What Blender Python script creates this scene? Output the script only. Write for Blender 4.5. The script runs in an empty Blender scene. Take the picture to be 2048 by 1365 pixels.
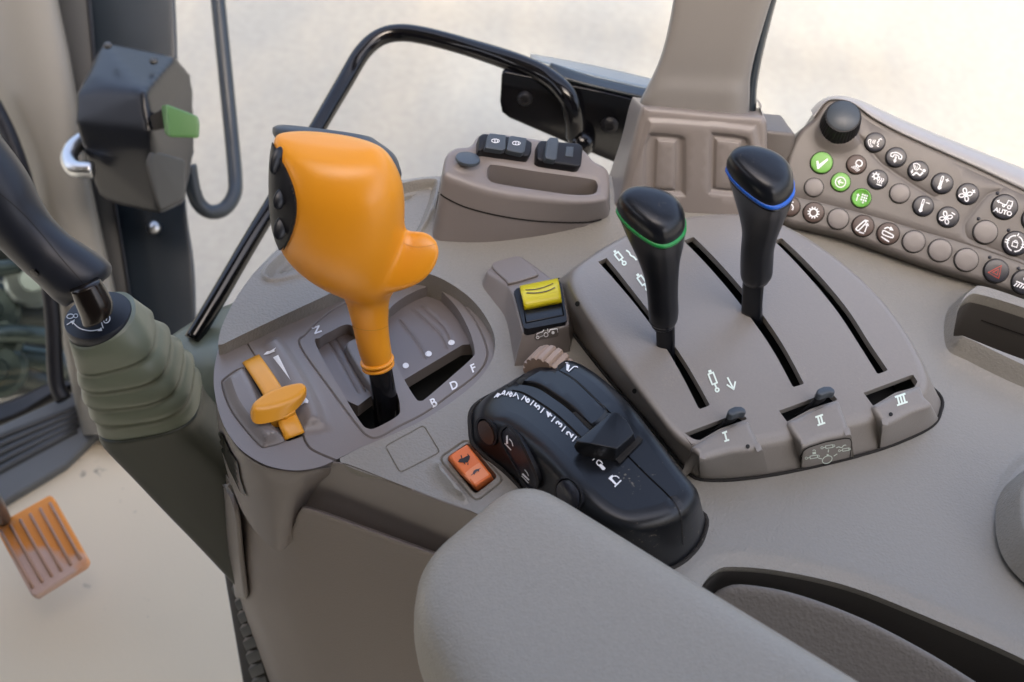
import bpy, math, random
import numpy as np
from mathutils import Vector, Matrix, geometry
from mathutils.bvhtree import BVHTree
SC = bpy.context.scene
COL = SC.collection
rad = math.radians
random.seed(7); RNG = np.random.default_rng(5)

# ------------------------------------------------------------------ camera
PITCH, ROLL, FPX = rad(47), rad(8.2), 2300.0
CAM = np.array([0.0, 0.0, 0.62])
FWD = np.array([0, math.cos(PITCH), -math.sin(PITCH)])
_R0 = np.array([1.0, 0, 0]); _U0 = np.array([0, math.sin(PITCH), math.cos(PITCH)])
RGT = math.cos(ROLL)*_R0 + math.sin(ROLL)*_U0
UPV = -math.sin(ROLL)*_R0 + math.cos(ROLL)*_U0
cd = bpy.data.cameras.new('camera'); cam = bpy.data.objects.new('camera', cd); COL.objects.link(cam)
cd.sensor_width = 22.3; cd.lens = 22.3*FPX/2048; cd.clip_start = 0.02; cd.clip_end = 500
cam.matrix_world = Matrix([[RGT[i], UPV[i], -FWD[i], CAM[i]] for i in range(3)] + [[0, 0, 0, 1]])
cd.dof.use_dof = True; cd.dof.focus_distance = 0.80; cd.dof.aperture_fstop = 5.0
SC.camera = cam
# ------------------------------------------------------------------ light
SUN_EL, SUN_AZ = rad(42), rad(180)          # behind the camera; the roof shades the console
world = bpy.data.worlds.new('World'); SC.world = world; world.use_nodes = True
wn = world.node_tree; wn.nodes.clear()
sky = wn.nodes.new('ShaderNodeTexSky'); sky.sky_type = 'NISHITA'; sky.sun_disc = False
sky.sun_elevation = SUN_EL; sky.sun_rotation = SUN_AZ; sky.air_density = 0.8; sky.dust_density = 10.0; sky.ozone_density = 0.0
bg = wn.nodes.new('ShaderNodeBackground'); bg.inputs[1].default_value = 0.15
wo = wn.nodes.new('ShaderNodeOutputWorld')
wn.links.new(sky.outputs[0], bg.inputs[0]); wn.links.new(bg.outputs[0], wo.inputs[0])
sl = bpy.data.lights.new('sun', 'SUN'); sun = bpy.data.objects.new('sun', sl); COL.objects.link(sun)
sl.energy = 0.7; sl.angle = rad(3); sl.color = (1.0, 0.97, 0.93)
sd = Vector((math.sin(SUN_AZ)*math.cos(SUN_EL), math.cos(SUN_AZ)*math.cos(SUN_EL), math.sin(SUN_EL)))
sun.rotation_euler = sd.to_track_quat('Z', 'Y').to_euler(); sun.location = (0, -3, 6)
SC.view_settings.view_transform = 'Standard'; SC.view_settings.look = 'None'
SC.view_settings.exposure = 2.62; SC.view_settings.gamma = 1.0; SC.view_settings.use_curve_mapping = False
SC.render.engine = 'CYCLES'
SC.cycles.use_denoising = True; SC.cycles.max_bounces = 7; SC.cycles.diffuse_bounces = 4
SC.cycles.glossy_bounces = 3; SC.cycles.transmission_bounces = 4; SC.cycles.sample_clamp_indirect = 6
SC.cycles.caustics_reflective = False; SC.cycles.caustics_refractive = False

# ------------------------------------------------------------------ pixel rays -> real points
def ray(px, py):
    d = FWD*FPX + RGT*(px-1024) - UPV*(py-682.5)
    return d
def PD(px, py, depth):                        # point seen at (px, py), depth metres along the view axis
    return CAM + ray(px, py)*(depth/FPX)
def proj(p):
    v = np.asarray(p, float)-CAM; z = v@FWD
    return (1024+FPX*(v@RGT)/z, 682.5-FPX*(v@UPV)/z, z)
def nrm(v):
    v = np.asarray(v, float); return v/np.linalg.norm(v)
class Frame:
    def __init__(s, o, u, n):
        s.o = np.asarray(o, float); s.n = nrm(n); s.u = nrm(np.asarray(u, float)-np.dot(u, s.n)*s.n); s.v = np.cross(s.n, s.u)
    def P(s, px, py, h=0.0):
        d = ray(px, py); t = ((s.o-CAM)@s.n+h)/(d@s.n); q = CAM+d*t-s.o
        return np.array([q@s.u, q@s.v])
    def Pf(s, px, py, f):
        h = 0.0
        for _ in range(7):
            a = s.P(px, py, h); h = float(f(np.array([a[0]]), np.array([a[1]]))[0])
        return a
    def W(s, ab, h):
        ab = np.asarray(ab, float); h = np.asarray(h, float)
        return s.o + ab[..., 0:1]*s.u + ab[..., 1:2]*s.v + h[..., None]*s.n
    def PW(s, px, py, h=0.0):
        return s.W(s.P(px, py, h), np.array(h))
D = Frame((0, 0, 0), (1, 0, 0), (0, 0, 1))
def flat(z): return lambda x, y: np.zeros_like(x)+z
def linear3(fr, pts):                          # plane through three (px,py,h) as a height function
    A = []; b = []
    for px, py, h in pts:
        a = fr.P(px, py, h); A.append([a[0], a[1], 1]); b.append(h)
    c = np.linalg.solve(np.array(A), np.array(b))
    return lambda x, y: c[0]*x+c[1]*y+c[2]

# ------------------------------------------------------------------ objects
ORG = {}
def _setup(o, parent):
    if parent is not None:
        o.parent = parent; ORG[o.name] = ORG[parent.name]
def thing(name, label, cat, loc, group=None):
    o = bpy.data.objects.new(name, None); COL.objects.link(o); o.empty_display_size = 0.02
    o.location = [float(c) for c in loc]; ORG[o.name] = np.asarray(loc, float)
    o['label'] = label; o['category'] = cat
    if group: o['group'] = group
    return o
def mk(name, verts, faces, mat, parent=None, smooth=True, angle=None, mods=()):
    org = ORG[parent.name] if parent is not None else np.zeros(3)
    V = np.asarray(verts, float).reshape(-1, 3)-org
    me = bpy.data.meshes.new(name); me.from_pydata([tuple(v) for v in V], [], [tuple(int(i) for i in f) for f in faces]); me.validate(); me.update()
    o = bpy.data.objects.new(name, me); COL.objects.link(o)
    if parent is not None: o.parent = parent
    ORG[o.name] = org
    if mat is not None: me.materials.append(mat)
    for m in mods:
        md = o.modifiers.new(m[0], m[0])
        for k, v in m[1].items(): setattr(md, k, v)
    if mods:
        dg = bpy.context.evaluated_depsgraph_get(); e = o.evaluated_get(dg)
        nm = bpy.data.meshes.new_from_object(e); o.modifiers.clear(); o.data = nm; me = nm
        if mat is not None and not me.materials: me.materials.append(mat)
    for p in me.polygons: p.use_smooth = smooth
    if smooth and angle: me.set_sharp_from_angle(angle=rad(angle))
    return o
def tag(o, label, cat=None, group=None, kind=None):
    if label: o['label'] = label
    if cat: o['category'] = cat
    if group: o['group'] = group
    if kind: o['kind'] = kind
    return o
_bv = {}
def bvh(o):
    if o.name not in _bv:
        org = ORG[o.name]; me = o.data
        vs = [Vector(v.co)+Vector(org) for v in me.vertices]
        _bv[o.name] = BVHTree.FromPolygons(vs, [tuple(p.vertices) for p in me.polygons])
    return _bv[o.name]
def hit(px, py, targets):
    d = Vector(nrm(ray(px, py))); best = None
    for t in (targets if isinstance(targets, (list, tuple)) else [targets]):
        l, n, i, ds = bvh(t).ray_cast(Vector(CAM), d)
        if l is not None and (best is None or ds < best[2]):
            if n.dot(d) > 0: n = -n
            best = (np.array(l), np.array(n), ds)
    return best

# ------------------------------------------------------------------ 2D curves
def cr(pts, closed=True, sub=8):
    P = np.asarray(pts, float); n = len(P); out = []
    m = n if closed else n-1
    for i in range(m):
        if closed: a, b, c, d = P[(i-1) % n], P[i], P[(i+1) % n], P[(i+2) % n]
        else: a, b, c, d = P[max(i-1, 0)], P[i], P[i+1], P[min(i+2, n-1)]
        for k in range(sub):
            t = k/sub
            out.append(0.5*((2*b)+(c-a)*t+(2*a-5*b+4*c-d)*t*t+(3*b-a-3*c+d)*t**3))
    if not closed: out.append(P[-1])
    return np.array(out)
def resamp(P, step, closed=True):
    P = np.asarray(P, float)
    Q = np.vstack([P, P[:1]]) if closed else P
    L = np.r_[0, np.cumsum(np.linalg.norm(np.diff(Q, axis=0), axis=1))]
    n = max(3, int(round(L[-1]/step)))
    t = np.linspace(0, L[-1], n+1)
    if closed: t = t[:-1]
    return np.stack([np.interp(t, L, Q[:, k]) for k in range(Q.shape[1])], 1)
def rpoly(pts, r, seg=5):                      # polygon with rounded corners
    P = np.asarray(pts, float); n = len(P); out = []
    for i in range(n):
        a, b, c = P[i-1], P[i], P[(i+1) % n]
        u = a-b; v = c-b; lu, lv = np.linalg.norm(u), np.linalg.norm(v)
        rr = min(r, lu*0.48, lv*0.48); p0 = b+u/lu*rr; p1 = b+v/lv*rr
        for k in range(seg+1):
            t = k/seg; out.append((1-t)**2*p0+2*t*(1-t)*b+t*t*p1)
    return np.array(out)
def offs(P, d, closed=True):                   # inward offset of a closed ring (either winding)
    P = np.asarray(P, float)
    if closed: t = np.roll(P, -1, 0)-np.roll(P, 1, 0)
    else: t = np.gradient(P, axis=0)
    t /= np.maximum(np.linalg.norm(t, axis=1, keepdims=True), 1e-9)
    nn = np.stack([-t[:, 1], t[:, 0]], 1)
    if closed:
        x, y = P[:, 0], P[:, 1]
        if np.sum(x*np.roll(y, -1)-np.roll(x, -1)*y) < 0: nn = -nn
    return P+nn*d
def inside(P, X, Y):
    r = np.zeros(X.shape, bool); n = len(P)
    for i in range(n):
        x1, y1 = P[i]; x2, y2 = P[(i+1) % n]
        c = ((y1 > Y) != (y2 > Y))
        if not c.any(): continue
        r ^= c & (X < (x2-x1)*(Y-y1)/(y2-y1+1e-30)+x1)
    return r
def dist(P, X, Y, closed=True):
    P = np.asarray(P, float); d = np.full(X.shape, 1e9); n = len(P)
    for i in range(n if closed else n-1):
        a = P[i]; b = P[(i+1) % n]; ab = b-a; L = ab@ab+1e-18
        t = np.clip(((X-a[0])*ab[0]+(Y-a[1])*ab[1])/L, 0, 1)
        d = np.minimum(d, (X-a[0]-t*ab[0])**2+(Y-a[1]-t*ab[1])**2)
    return np.sqrt(d)
def sstep(t):
    t = np.clip(t, 0, 1); return t*t*(3-2*t)

class HF:                                       # height field: a base plus pads, recesses and grooves
    def __init__(s, base): s.base = base; s.ops = []; s.curves = []
    def __call__(s, x, y):
        z = s.base(x, y)
        for op in s.ops: z = z+op(x, y)
        return z
    def pad(s, poly, h, bev, n=3):
        poly = np.asarray(poly)
        def op(x, y):
            d = dist(poly, x, y); i = inside(poly, x, y)
            return h*sstep(np.where(i, d, -d)/bev)
        s.ops.append(op)
        for k in range(n+1): s.curves.append((offs(poly, bev*k/n), True))
        return s
    def groove(s, line, hw, depth, closed=False):
        line = np.asarray(line)
        s.ops.append(lambda x, y: -depth*(1-sstep(dist(line, x, y, closed)/hw)))
        for k in (-1, -.5, 0, .5, 1): s.curves.append((offs(line, hw*k, closed), closed))
        return s
def cdt(outer, holes, curves, step):
    vs = []; es = []
    def add(P, closed, edges=True):
        b = len(vs); vs.extend([tuple(p) for p in P]); n = len(P)
        if edges: es.extend([(b+i, b+(i+1) % n) for i in range(n if closed else n-1)])
    add(outer, True)
    for h in holes: add(h, True)
    for c, cl in curves:
        c = np.asarray(c)
        ok = inside(outer, c[:, 0], c[:, 1])
        for h in holes: ok &= ~inside(h, c[:, 0], c[:, 1])
        if ok.all(): add(c, cl)
        else:
            b = len(vs); m = {}
            for i in np.nonzero(ok)[0]: m[i] = len(vs); vs.append(tuple(c[i]))
            es.extend([(m[i], m[i+1]) for i in m if i+1 in m])
    lo = outer.min(0); hi = outer.max(0)
    gx, gy = np.meshgrid(np.arange(lo[0], hi[0], step), np.arange(lo[1], hi[1], step*0.866))
    gx = gx+(np.arange(gx.shape[0]) % 2)[:, None]*step*0.5
    X = gx.ravel(); Y = gy.ravel(); k = inside(outer, X, Y)
    for h in holes: k &= ~inside(h, X, Y)
    X, Y = X[k], Y[k]; B = np.array(vs); keep = np.ones(len(X), bool)
    for i in range(0, len(B), 400):
        b = B[i:i+400]; m = keep.nonzero()[0]
        if not len(m): break
        d = ((X[m, None]-b[None, :, 0])**2+(Y[m, None]-b[None, :, 1])**2).min(1)
        keep[m[d < (step*0.45)**2]] = False
    vs.extend(zip(X[keep].tolist(), Y[keep].tolist()))
    co, _, tr, *_ = geometry.delaunay_2d_cdt([Vector((float(a), float(b))) for a, b in vs], es, [], 0, 1e-7)
    V = np.array([(c[0], c[1]) for c in co]); T = np.array([t for t in tr if len(t) == 3])
    c = V[T].mean(1); k = inside(outer, c[:, 0], c[:, 1])
    for h in holes: k &= ~inside(h, c[:, 0], c[:, 1])
    T = T[k]
    a, b, cc = V[T[:, 0]], V[T[:, 1]], V[T[:, 2]]
    ar = (b[:, 0]-a[:, 0])*(cc[:, 1]-a[:, 1])-(b[:, 1]-a[:, 1])*(cc[:, 0]-a[:, 0])
    T[ar < 0] = T[ar < 0][:, ::-1]
    return V, T[np.abs(ar) > 1e-13]
def wall_down(V3, F, ring3, n, depth, bottom=None):   # straight walls from a ring (world points) along -n
    b = len(V3); k = len(ring3)
    V3 = np.vstack([V3, ring3, ring3-n*depth]) if not hasattr(depth, '__len__') else None
    for i in range(k):
        j = (i+1) % k; F.append((b+i, b+j, b+k+j, b+k+i))
    if bottom: F.append(tuple(b+k+i for i in range(k)))
    return V3
def surf(name, outer, f, mat, parent=None, fr=D, holes=(), step=.004, hole_depth=.01, skirt=0, floor=False, curves=(), angle=40):
    cv = list(getattr(f, 'curves', []))+list(curves)
    V, T = cdt(outer, list(holes), cv, step)
    Z = f(V[:, 0], V[:, 1]); V3 = fr.W(V, Z); F = [tuple(t) for t in T]
    hd = hole_depth if isinstance(hole_depth, (list, tuple)) else [hole_depth]*len(holes)
    for h, dd in zip(holes, hd):
        r = fr.W(h, f(h[:, 0], h[:, 1])); V3 = wall_down(V3, F, r, fr.n, dd, floor)
    if skirt:
        r = fr.W(outer, f(outer[:, 0], outer[:, 1])); V3 = wall_down(V3, F, r, fr.n, skirt)
    return mk(name, V3, F, mat, parent, angle=angle)
def match(Tc, Bc, fr, f, zb, auto, sub, lin=False):
    """T control px (on f), B control px (height zb, None = offset of T) -> two matched dense rings"""
    T = np.array([fr.Pf(p[0], p[1], f) for p in Tc]); O = offs(T, -auto)
    B = np.array([fr.P(b[0], b[1], zb) if b is not None else O[i] for i, b in enumerate(Bc)])
    return cr(T, True, sub), cr(B, True, sub)
def plateau(name, Tc, Bc, f, zb, r, mat, parent=None, fr=D, auto=.004, sub=6, holes=(), step=.004, hole_depth=.01, nw=3, angle=None, floor=False, rings=None):
    if Bc is None and Tc is not None: Bc = [None]*len(Tc)
    T, B = rings if rings else match(Tc, Bc, fr, f, zb, auto, sub)
    I = offs(T, r); zT = f(T[:, 0], T[:, 1]); zI = f(I[:, 0], I[:, 1])
    T3 = fr.W(T, zT); I3 = fr.W(I, zI); B3 = fr.W(B, np.zeros(len(B))+zb)
    L = np.linalg.norm(B3-T3, axis=1, keepdims=True); A3 = T3+(B3-T3)*np.minimum(r/np.maximum(L, 1e-6), .8)
    rg = [B3+(A3-B3)*k/nw for k in range(nw)]
    for k in range(6):
        t = k/6; rg.append((1-t)**2*A3+2*t*(1-t)*T3+t*t*I3)
    n = len(T); V = np.vstack(rg); F = []
    for i in range(len(rg)-1):
        for j in range(n):
            k = (j+1) % n; F.append((i*n+j, i*n+k, (i+1)*n+k, (i+1)*n+j))
    V2, T2 = cdt(I, list(holes), list(getattr(f, 'curves', [])), step)
    C3 = fr.W(V2, f(V2[:, 0], V2[:, 1])); b = len(V)
    # find cap vertices that coincide with ring I
    from mathutils.kdtree import KDTree
    kd = KDTree(len(V2))
    for i, p in enumerate(V2): kd.insert((p[0], p[1], 0), i)
    kd.balance()
    V = np.vstack([V, C3]); base = (len(rg)-1)*n
    idx = [b+kd.find((p[0], p[1], 0))[1] for p in I]
    for j in range(n):
        k = (j+1) % n; F.append((base+j, base+k, idx[k], idx[j]))
    F += [tuple(b+i for i in t) for t in T2]
    hd = hole_depth if isinstance(hole_depth, (list, tuple)) else [hole_depth]*len(holes)
    for h, dd in zip(holes, hd):
        rr = fr.W(h, f(h[:, 0], h[:, 1])); V = wall_down(V, F, rr, fr.n, dd, floor)
    # drop degenerate
    F = [q for q in F if len(set(q)) > 2]
    return mk(name, V, F, mat, parent, angle=angle or 42)
def upsample(G, su, sv, cu=False, cv=False):
    G = np.asarray(G, float)
    G = np.stack([cr(G[:, j], cu, su) for j in range(G.shape[1])], 1) if su > 1 else G
    G = np.stack([cr(G[i], cv, sv) for i in range(G.shape[0])], 0) if sv > 1 else G
    return G
def gridfaces(n, m, cu=False, cv=False, b=0):
    F = []
    for i in range(n if cu else n-1):
        for j in range(m if cv else m-1):
            i2, j2 = (i+1) % n, (j+1) % m
            F.append((b+i*m+j, b+i*m+j2, b+i2*m+j2, b+i2*m+j))
    return F
def patch(name, rows, mat, parent=None, su=6, sv=6, fr=D, thick=0, angle=None):
    G = [[fr.PW(*p) for p in r] for r in rows]
    G = upsample(G, su, sv); n, m = G.shape[:2]
    V = G.reshape(-1, 3); F = gridfaces(n, m)
    mods = [('SOLIDIFY', dict(thickness=thick, offset=-1))] if thick else []
    return mk(name, V, F, mat, parent, mods=mods, angle=angle)
def body_geo(secs, d0, py0, k, nseg=28, su=5, k2=0.0, px0=1024, d_list=None):
    """closed body along a spine; each section (Lx,Ly,Rx,Ry,thick,[power],[tear]); depth shrinks by k per unit going up the image"""
    C = []; Wv = []; S = []; X = []
    for i, s in enumerate(secs):
        cx, cy = (s[0]+s[2])/2, (s[1]+s[3])/2
        d = d_list[i] if d_list else d0-k*(py0-cy)*d0/FPX-k2*(cx-px0)*d0/FPX
        a = PD(s[0], s[1], d); b = PD(s[2], s[3], d)
        C.append((a+b)/2); Wv.append((b-a)/2); S.append((s[4], s[5] if len(s) > 5 else 2.0, s[6] if len(s) > 6 else 0.0)); X.append((s[7] if len(s) > 7 else 1.0, s[8] if len(s) > 8 else 0.0))
    C = np.array(C); Wv = np.array(Wv); tg = np.gradient(C, axis=0) if len(C) > 1 else None
    R = []
    for i in range(len(secs)):
        w = Wv[i]; t = np.cross(tg[i], w); t = t/np.linalg.norm(t)
        if t@FWD > 0: t = -t                      # t towards the camera
        T = t*np.linalg.norm(w)*S[i][0]; p = 2.0/S[i][1]; te = S[i][2]
        ring = []
        for q in range(nseg):
            th = 2*math.pi*q/nseg; c, s_ = math.cos(th), math.sin(th)
            cc = math.copysign(abs(c)**p, c); ss = math.copysign(abs(s_)**p, s_)
            ring.append(C[i]+w*(cc*(1-te*max(ss, 0)**1.5)+X[i][1]*max(ss, 0))+T*ss*(X[i][0] if ss > 0 else 1))
        R.append(ring)
    G = upsample(R, su, 1); n, m = G.shape[:2]
    V = G.reshape(-1, 3); F = gridfaces(n, m, False, True)
    V = np.vstack([V, G[0].mean(0), G[-1].mean(0)]); a, b = n*m, n*m+1
    for j in range(m):
        F.append((a, (j+1) % m, j)); F.append((b, (n-1)*m+j, (n-1)*m+(j+1) % m))
    return V, F
def body(name, secs, d0, py0, k, mat, parent=None, angle=None, mods=(), **kw):
    V, F = body_geo(secs, d0, py0, k, **kw)
    return mk(name, V, F, mat, parent, angle=angle, mods=mods)
def merge(gs):
    V = []; F = []; b = 0
    for v, f in gs:
        V.append(np.asarray(v, float)); F += [tuple(b+i for i in q) for q in f]; b += len(v)
    return np.vstack(V), F
def tube_geo(pts, r, seg=14, sub=8, closed=False):
    P = cr(pts, closed, sub) if sub > 1 else np.asarray(pts, float)
    rr = np.interp(np.linspace(0, 1, len(P)), np.linspace(0, 1, len(r)), r) if hasattr(r, '__len__') else np.full(len(P), r)
    tg = np.gradient(P, axis=0); tg /= np.linalg.norm(tg, axis=1, keepdims=True)
    a = nrm(np.cross(tg[0], (0.3, 0.2, 1))); V = []
    for i in range(len(P)):
        a = nrm(a-(a@tg[i])*tg[i]); b = np.cross(tg[i], a)
        for q in range(seg):
            th = 2*math.pi*q/seg; V.append(P[i]+rr[i]*(math.cos(th)*a+math.sin(th)*b))
    n = len(P); F = gridfaces(n, seg, closed, True)
    if not closed:
        F.append(tuple(range(seg))[::-1]); F.append(tuple((n-1)*seg+i for i in range(seg)))
    return np.array(V), F
def hull(name, pts, mat, parent, bev=.001, seg=3, angle=40):
    import bmesh
    bm = bmesh.new()
    for p in pts: bm.verts.new([float(c) for c in p])
    r = bmesh.ops.convex_hull(bm, input=bm.verts)
    bmesh.ops.delete(bm, geom=[g for g in r['geom_interior'] if isinstance(g, bmesh.types.BMVert)], context='VERTS')
    bmesh.ops.dissolve_limit(bm, angle_limit=rad(3), verts=bm.verts, edges=bm.edges)
    if bev: bmesh.ops.bevel(bm, geom=list(bm.edges), offset=bev, segments=seg, profile=.6, affect='EDGES', clamp_overlap=True)
    bm.verts.index_update(); V = [tuple(v.co) for v in bm.verts]; F = [[v.index for v in f.verts] for f in bm.faces]; bm.free()
    return mk(name, V, F, mat, parent, angle=angle)
def prism(name, ring_px, h0, h1, mat, parent, fr=D, bev=.001, seg=3):
    """extrude a px polygon traced at height h1 down to h0 in a frame, bevelled"""
    import bmesh
    R = np.array([fr.P(p[0], p[1], h1) for p in ring_px]); n = len(R)
    V = np.vstack([fr.W(R, np.full(n, h0)), fr.W(R, np.full(n, h1))])
    bm = bmesh.new(); vs = [bm.verts.new(v) for v in V]
    bm.faces.new(vs[:n][::-1]); bm.faces.new(vs[n:])
    for i in range(n): bm.faces.new((vs[i], vs[(i+1) % n], vs[n+(i+1) % n], vs[n+i]))
    bmesh.ops.recalc_face_normals(bm, faces=bm.faces)
    if bev: bmesh.ops.bevel(bm, geom=[e for e in bm.edges if any(v in vs[n:] for v in e.verts)], offset=bev, segments=seg, profile=.55, affect='EDGES', clamp_overlap=True)
    bm.verts.index_update(); V = [tuple(v.co) for v in bm.verts]; F = [[v.index for v in f.verts] for f in bm.faces]; bm.free()
    return mk(name, V, F, mat, parent, angle=35)
def lathe_geo(c, n, prof, seg=32, u=None):     # prof: (radius, height)
    n = nrm(n); a = nrm(np.cross(n, u if u is not None else (0.13, 0.9, 0.2))); b = np.cross(n, a); V = []
    for r, h in prof:
        for q in range(seg):
            th = 2*math.pi*q/seg; V.append(np.asarray(c)+n*h+r*(math.cos(th)*a+math.sin(th)*b))
    F = gridfaces(len(prof), seg, False, True); F.append(tuple(range(seg))[::-1]); F.append(tuple((len(prof)-1)*seg+i for i in range(seg)))
    return np.array(V), F

# ------------------------------------------------------------------ marks laid on surfaces
def stroke(pts, w, closed=False, ms=5):
    P = np.asarray(pts, float)
    P = resamp(P, min(ms, max(1.0, np.linalg.norm(np.diff(P, axis=0), axis=1).max())), closed) if ms else P
    n = len(P); Q = []
    if closed: t = np.roll(P, -1, 0)-np.roll(P, 1, 0)
    else:
        t = np.gradient(P, axis=0)
    t /= np.maximum(np.linalg.norm(t, axis=1, keepdims=True), 1e-9); nn = np.stack([-t[:, 1], t[:, 0]], 1)
    V = np.vstack([P+nn*w/2, P-nn*w/2]); F = []
    for i in range(n if closed else n-1):
        j = (i+1) % n; F.append((i, j, n+j, n+i))
    return V, F
def taper(pts, w0, w1, ms=5):
    P = resamp(cr(pts, False, 6), ms, False); w = np.linspace(w0, w1, len(P))[:, None]*(1-np.linspace(1, 0, len(P))[:, None]**8)
    t = np.gradient(P, axis=0); t /= np.linalg.norm(t, axis=1, keepdims=True); nn = np.stack([-t[:, 1], t[:, 0]], 1); n = len(P)
    return np.vstack([P+nn*w/2, P-nn*w/2]), [(i, i+1, n+i+1, n+i) for i in range(n-1)]
def seg_strokes(pts, w):                        # straight pieces with square joints, keeps corners crisp
    out = []
    for a, b in zip(pts[:-1], pts[1:]):
        a = np.array(a, float); b = np.array(b, float); d = (b-a)/max(np.linalg.norm(b-a), 1e-6)*w*.35
        out.append(stroke([a-d, b+d], w))
    return out
def fill(pts, g=5):
    P = np.asarray(pts, float); V, T = cdt(P, [], [], g)
    return V, [tuple(t) for t in T]
def circ(c, r, n=20, ry=None, rot=0, a0=0, a1=360):
    out = []
    full = abs(a1-a0) >= 360
    for i in range(n if full else n+1):
        th = rad(a0+(a1-a0)*i/n); x, y = r*math.cos(th), (ry if ry is not None else r)*math.sin(th)
        out.append((c[0]+x*math.cos(rot)-y*math.sin(rot), c[1]+x*math.sin(rot)+y*math.cos(rot)))
    return out
def text(s, c, ux, uy, off=0.02):               # c centre px, ux/uy px vectors of one unit (glyph height ~0.7)
    cu = bpy.data.curves.new('t', 'FONT'); cu.body = s; cu.align_x = 'CENTER'; cu.align_y = 'CENTER'; cu.offset = off; cu.resolution_u = 4
    o = bpy.data.objects.new('t', cu); COL.objects.link(o)
    dg = bpy.context.evaluated_depsgraph_get(); me = bpy.data.meshes.new_from_object(o.evaluated_get(dg))
    V = np.array([v.co[:2] for v in me.vertices]); F = [tuple(p.vertices) for p in me.polygons]
    bpy.data.objects.remove(o); bpy.data.curves.remove(cu); bpy.data.meshes.remove(me)
    V = V-(V.max(0)+V.min(0))/2
    return np.array(c)+V[:, :1]*np.array(ux)+V[:, 1:]*np.array(uy), F
def decal(name, items, target, mat, parent, lift=.0003, thick=0):
    V, F = merge([(np.c_[v, np.zeros(len(v))], f) for v, f in items])
    W = []; last = None; bad = set()
    for i, p in enumerate(V):
        h = hit(p[0], p[1], target)
        if h is None: bad.add(i); W.append(last if last is not None else np.zeros(3)); continue
        last = h[0]+h[1]*lift; W.append(last)
    F = [f for f in F if not any(i in bad for i in f)]
    mods = [('SOLIDIFY', dict(thickness=thick, offset=0))] if thick else []
    return mk(name, W, F, mat, parent, smooth=False, mods=mods)

# ------------------------------------------------------------------ materials
def mat(name, col, rough=.5, grain=0, gs=900, spec=.5, metal=0, var=0, vs=12, coat=0, dust=0, dcol=(.45, .38, .28), sheen=0, gd=.0003):
    m = bpy.data.materials.new(name); m.use_nodes = True; nt = m.node_tree; b = nt.nodes['Principled BSDF']
    c = tuple(col)+(1,)
    b.inputs['Base Color'].default_value = c; b.inputs['Roughness'].default_value = rough
    b.inputs['Metallic'].default_value = metal; b.inputs['Specular IOR Level'].default_value = spec
    if coat: b.inputs['Coat Weight'].default_value = coat; b.inputs['Coat Roughness'].default_value = .15
    if sheen: b.inputs['Sheen Weight'].default_value = sheen
    tc = nt.nodes.new('ShaderNodeTexCoord')
    def N(t, **k):
        n = nt.nodes.new(t)
        for a, v in k.items(): n.inputs[a].default_value = v
        return n
    if grain:
        v = N('ShaderNodeTexVoronoi', Scale=gs); v.feature = 'SMOOTH_F1'; nz = N('ShaderNodeTexNoise', Scale=gs*.45, Detail=3)
        nt.links.new(tc.outputs['Object'], v.inputs['Vector']); nt.links.new(tc.outputs['Object'], nz.inputs['Vector'])
        ad = nt.nodes.new('ShaderNodeMath'); ad.operation = 'ADD'
        nt.links.new(v.outputs['Distance'], ad.inputs[0]); nt.links.new(nz.outputs['Fac'], ad.inputs[1])
        bp = N('ShaderNodeBump', Strength=grain, Distance=gd)
        nt.links.new(ad.outputs[0], bp.inputs['Height']); nt.links.new(bp.outputs[0], b.inputs['Normal'])
    src = None
    if var:
        nz = N('ShaderNodeTexNoise', Scale=vs, Detail=5, Roughness=.6); nt.links.new(tc.outputs['Object'], nz.inputs['Vector'])
        mx = nt.nodes.new('ShaderNodeMix'); mx.data_type = 'RGBA'
        mx.inputs[6].default_value = tuple(x*(1-var) for x in col)+(1,); mx.inputs[7].default_value = tuple(min(1, x*(1+var)) for x in col)+(1,)
        nt.links.new(nz.outputs['Fac'], mx.inputs[0]); src = mx.outputs[2]
        rr = N('ShaderNodeMapRange'); rr.inputs['To Min'].default_value = max(0, rough-.08); rr.inputs['To Max'].default_value = min(1, rough+.08)
        nt.links.new(nz.outputs['Fac'], rr.inputs['Value']); nt.links.new(rr.outputs[0], b.inputs['Roughness'])
    if dust:
        n1 = N('ShaderNodeTexNoise', Scale=380, Detail=2, Roughness=.7); n2 = N('ShaderNodeTexNoise', Scale=22, Detail=3)
        nt.links.new(tc.outputs['Object'], n1.inputs['Vector']); nt.links.new(tc.outputs['Object'], n2.inputs['Vector'])
        ml = nt.nodes.new('ShaderNodeMath'); ml.operation = 'MULTIPLY'; nt.links.new(n1.outputs['Fac'], ml.inputs[0]); nt.links.new(n2.outputs['Fac'], ml.inputs[1])
        mr = N('ShaderNodeMapRange'); mr.inputs['From Min'].default_value = .38; mr.inputs['From Max'].default_value = .5; mr.inputs['To Max'].default_value = dust
        nt.links.new(ml.outputs[0], mr.inputs['Value'])
        mx = nt.nodes.new('ShaderNodeMix'); mx.data_type = 'RGBA'; mx.inputs[6].default_value = c; mx.inputs[7].default_value = tuple(dcol)+(1,)
        if src: nt.links.new(src, mx.inputs[6])
        nt.links.new(mr.outputs[0], mx.inputs[0]); src = mx.outputs[2]
    if src: nt.links.new(src, b.inputs['Base Color'])
    return m
TAUPE = (.215, .178, .155)
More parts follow.
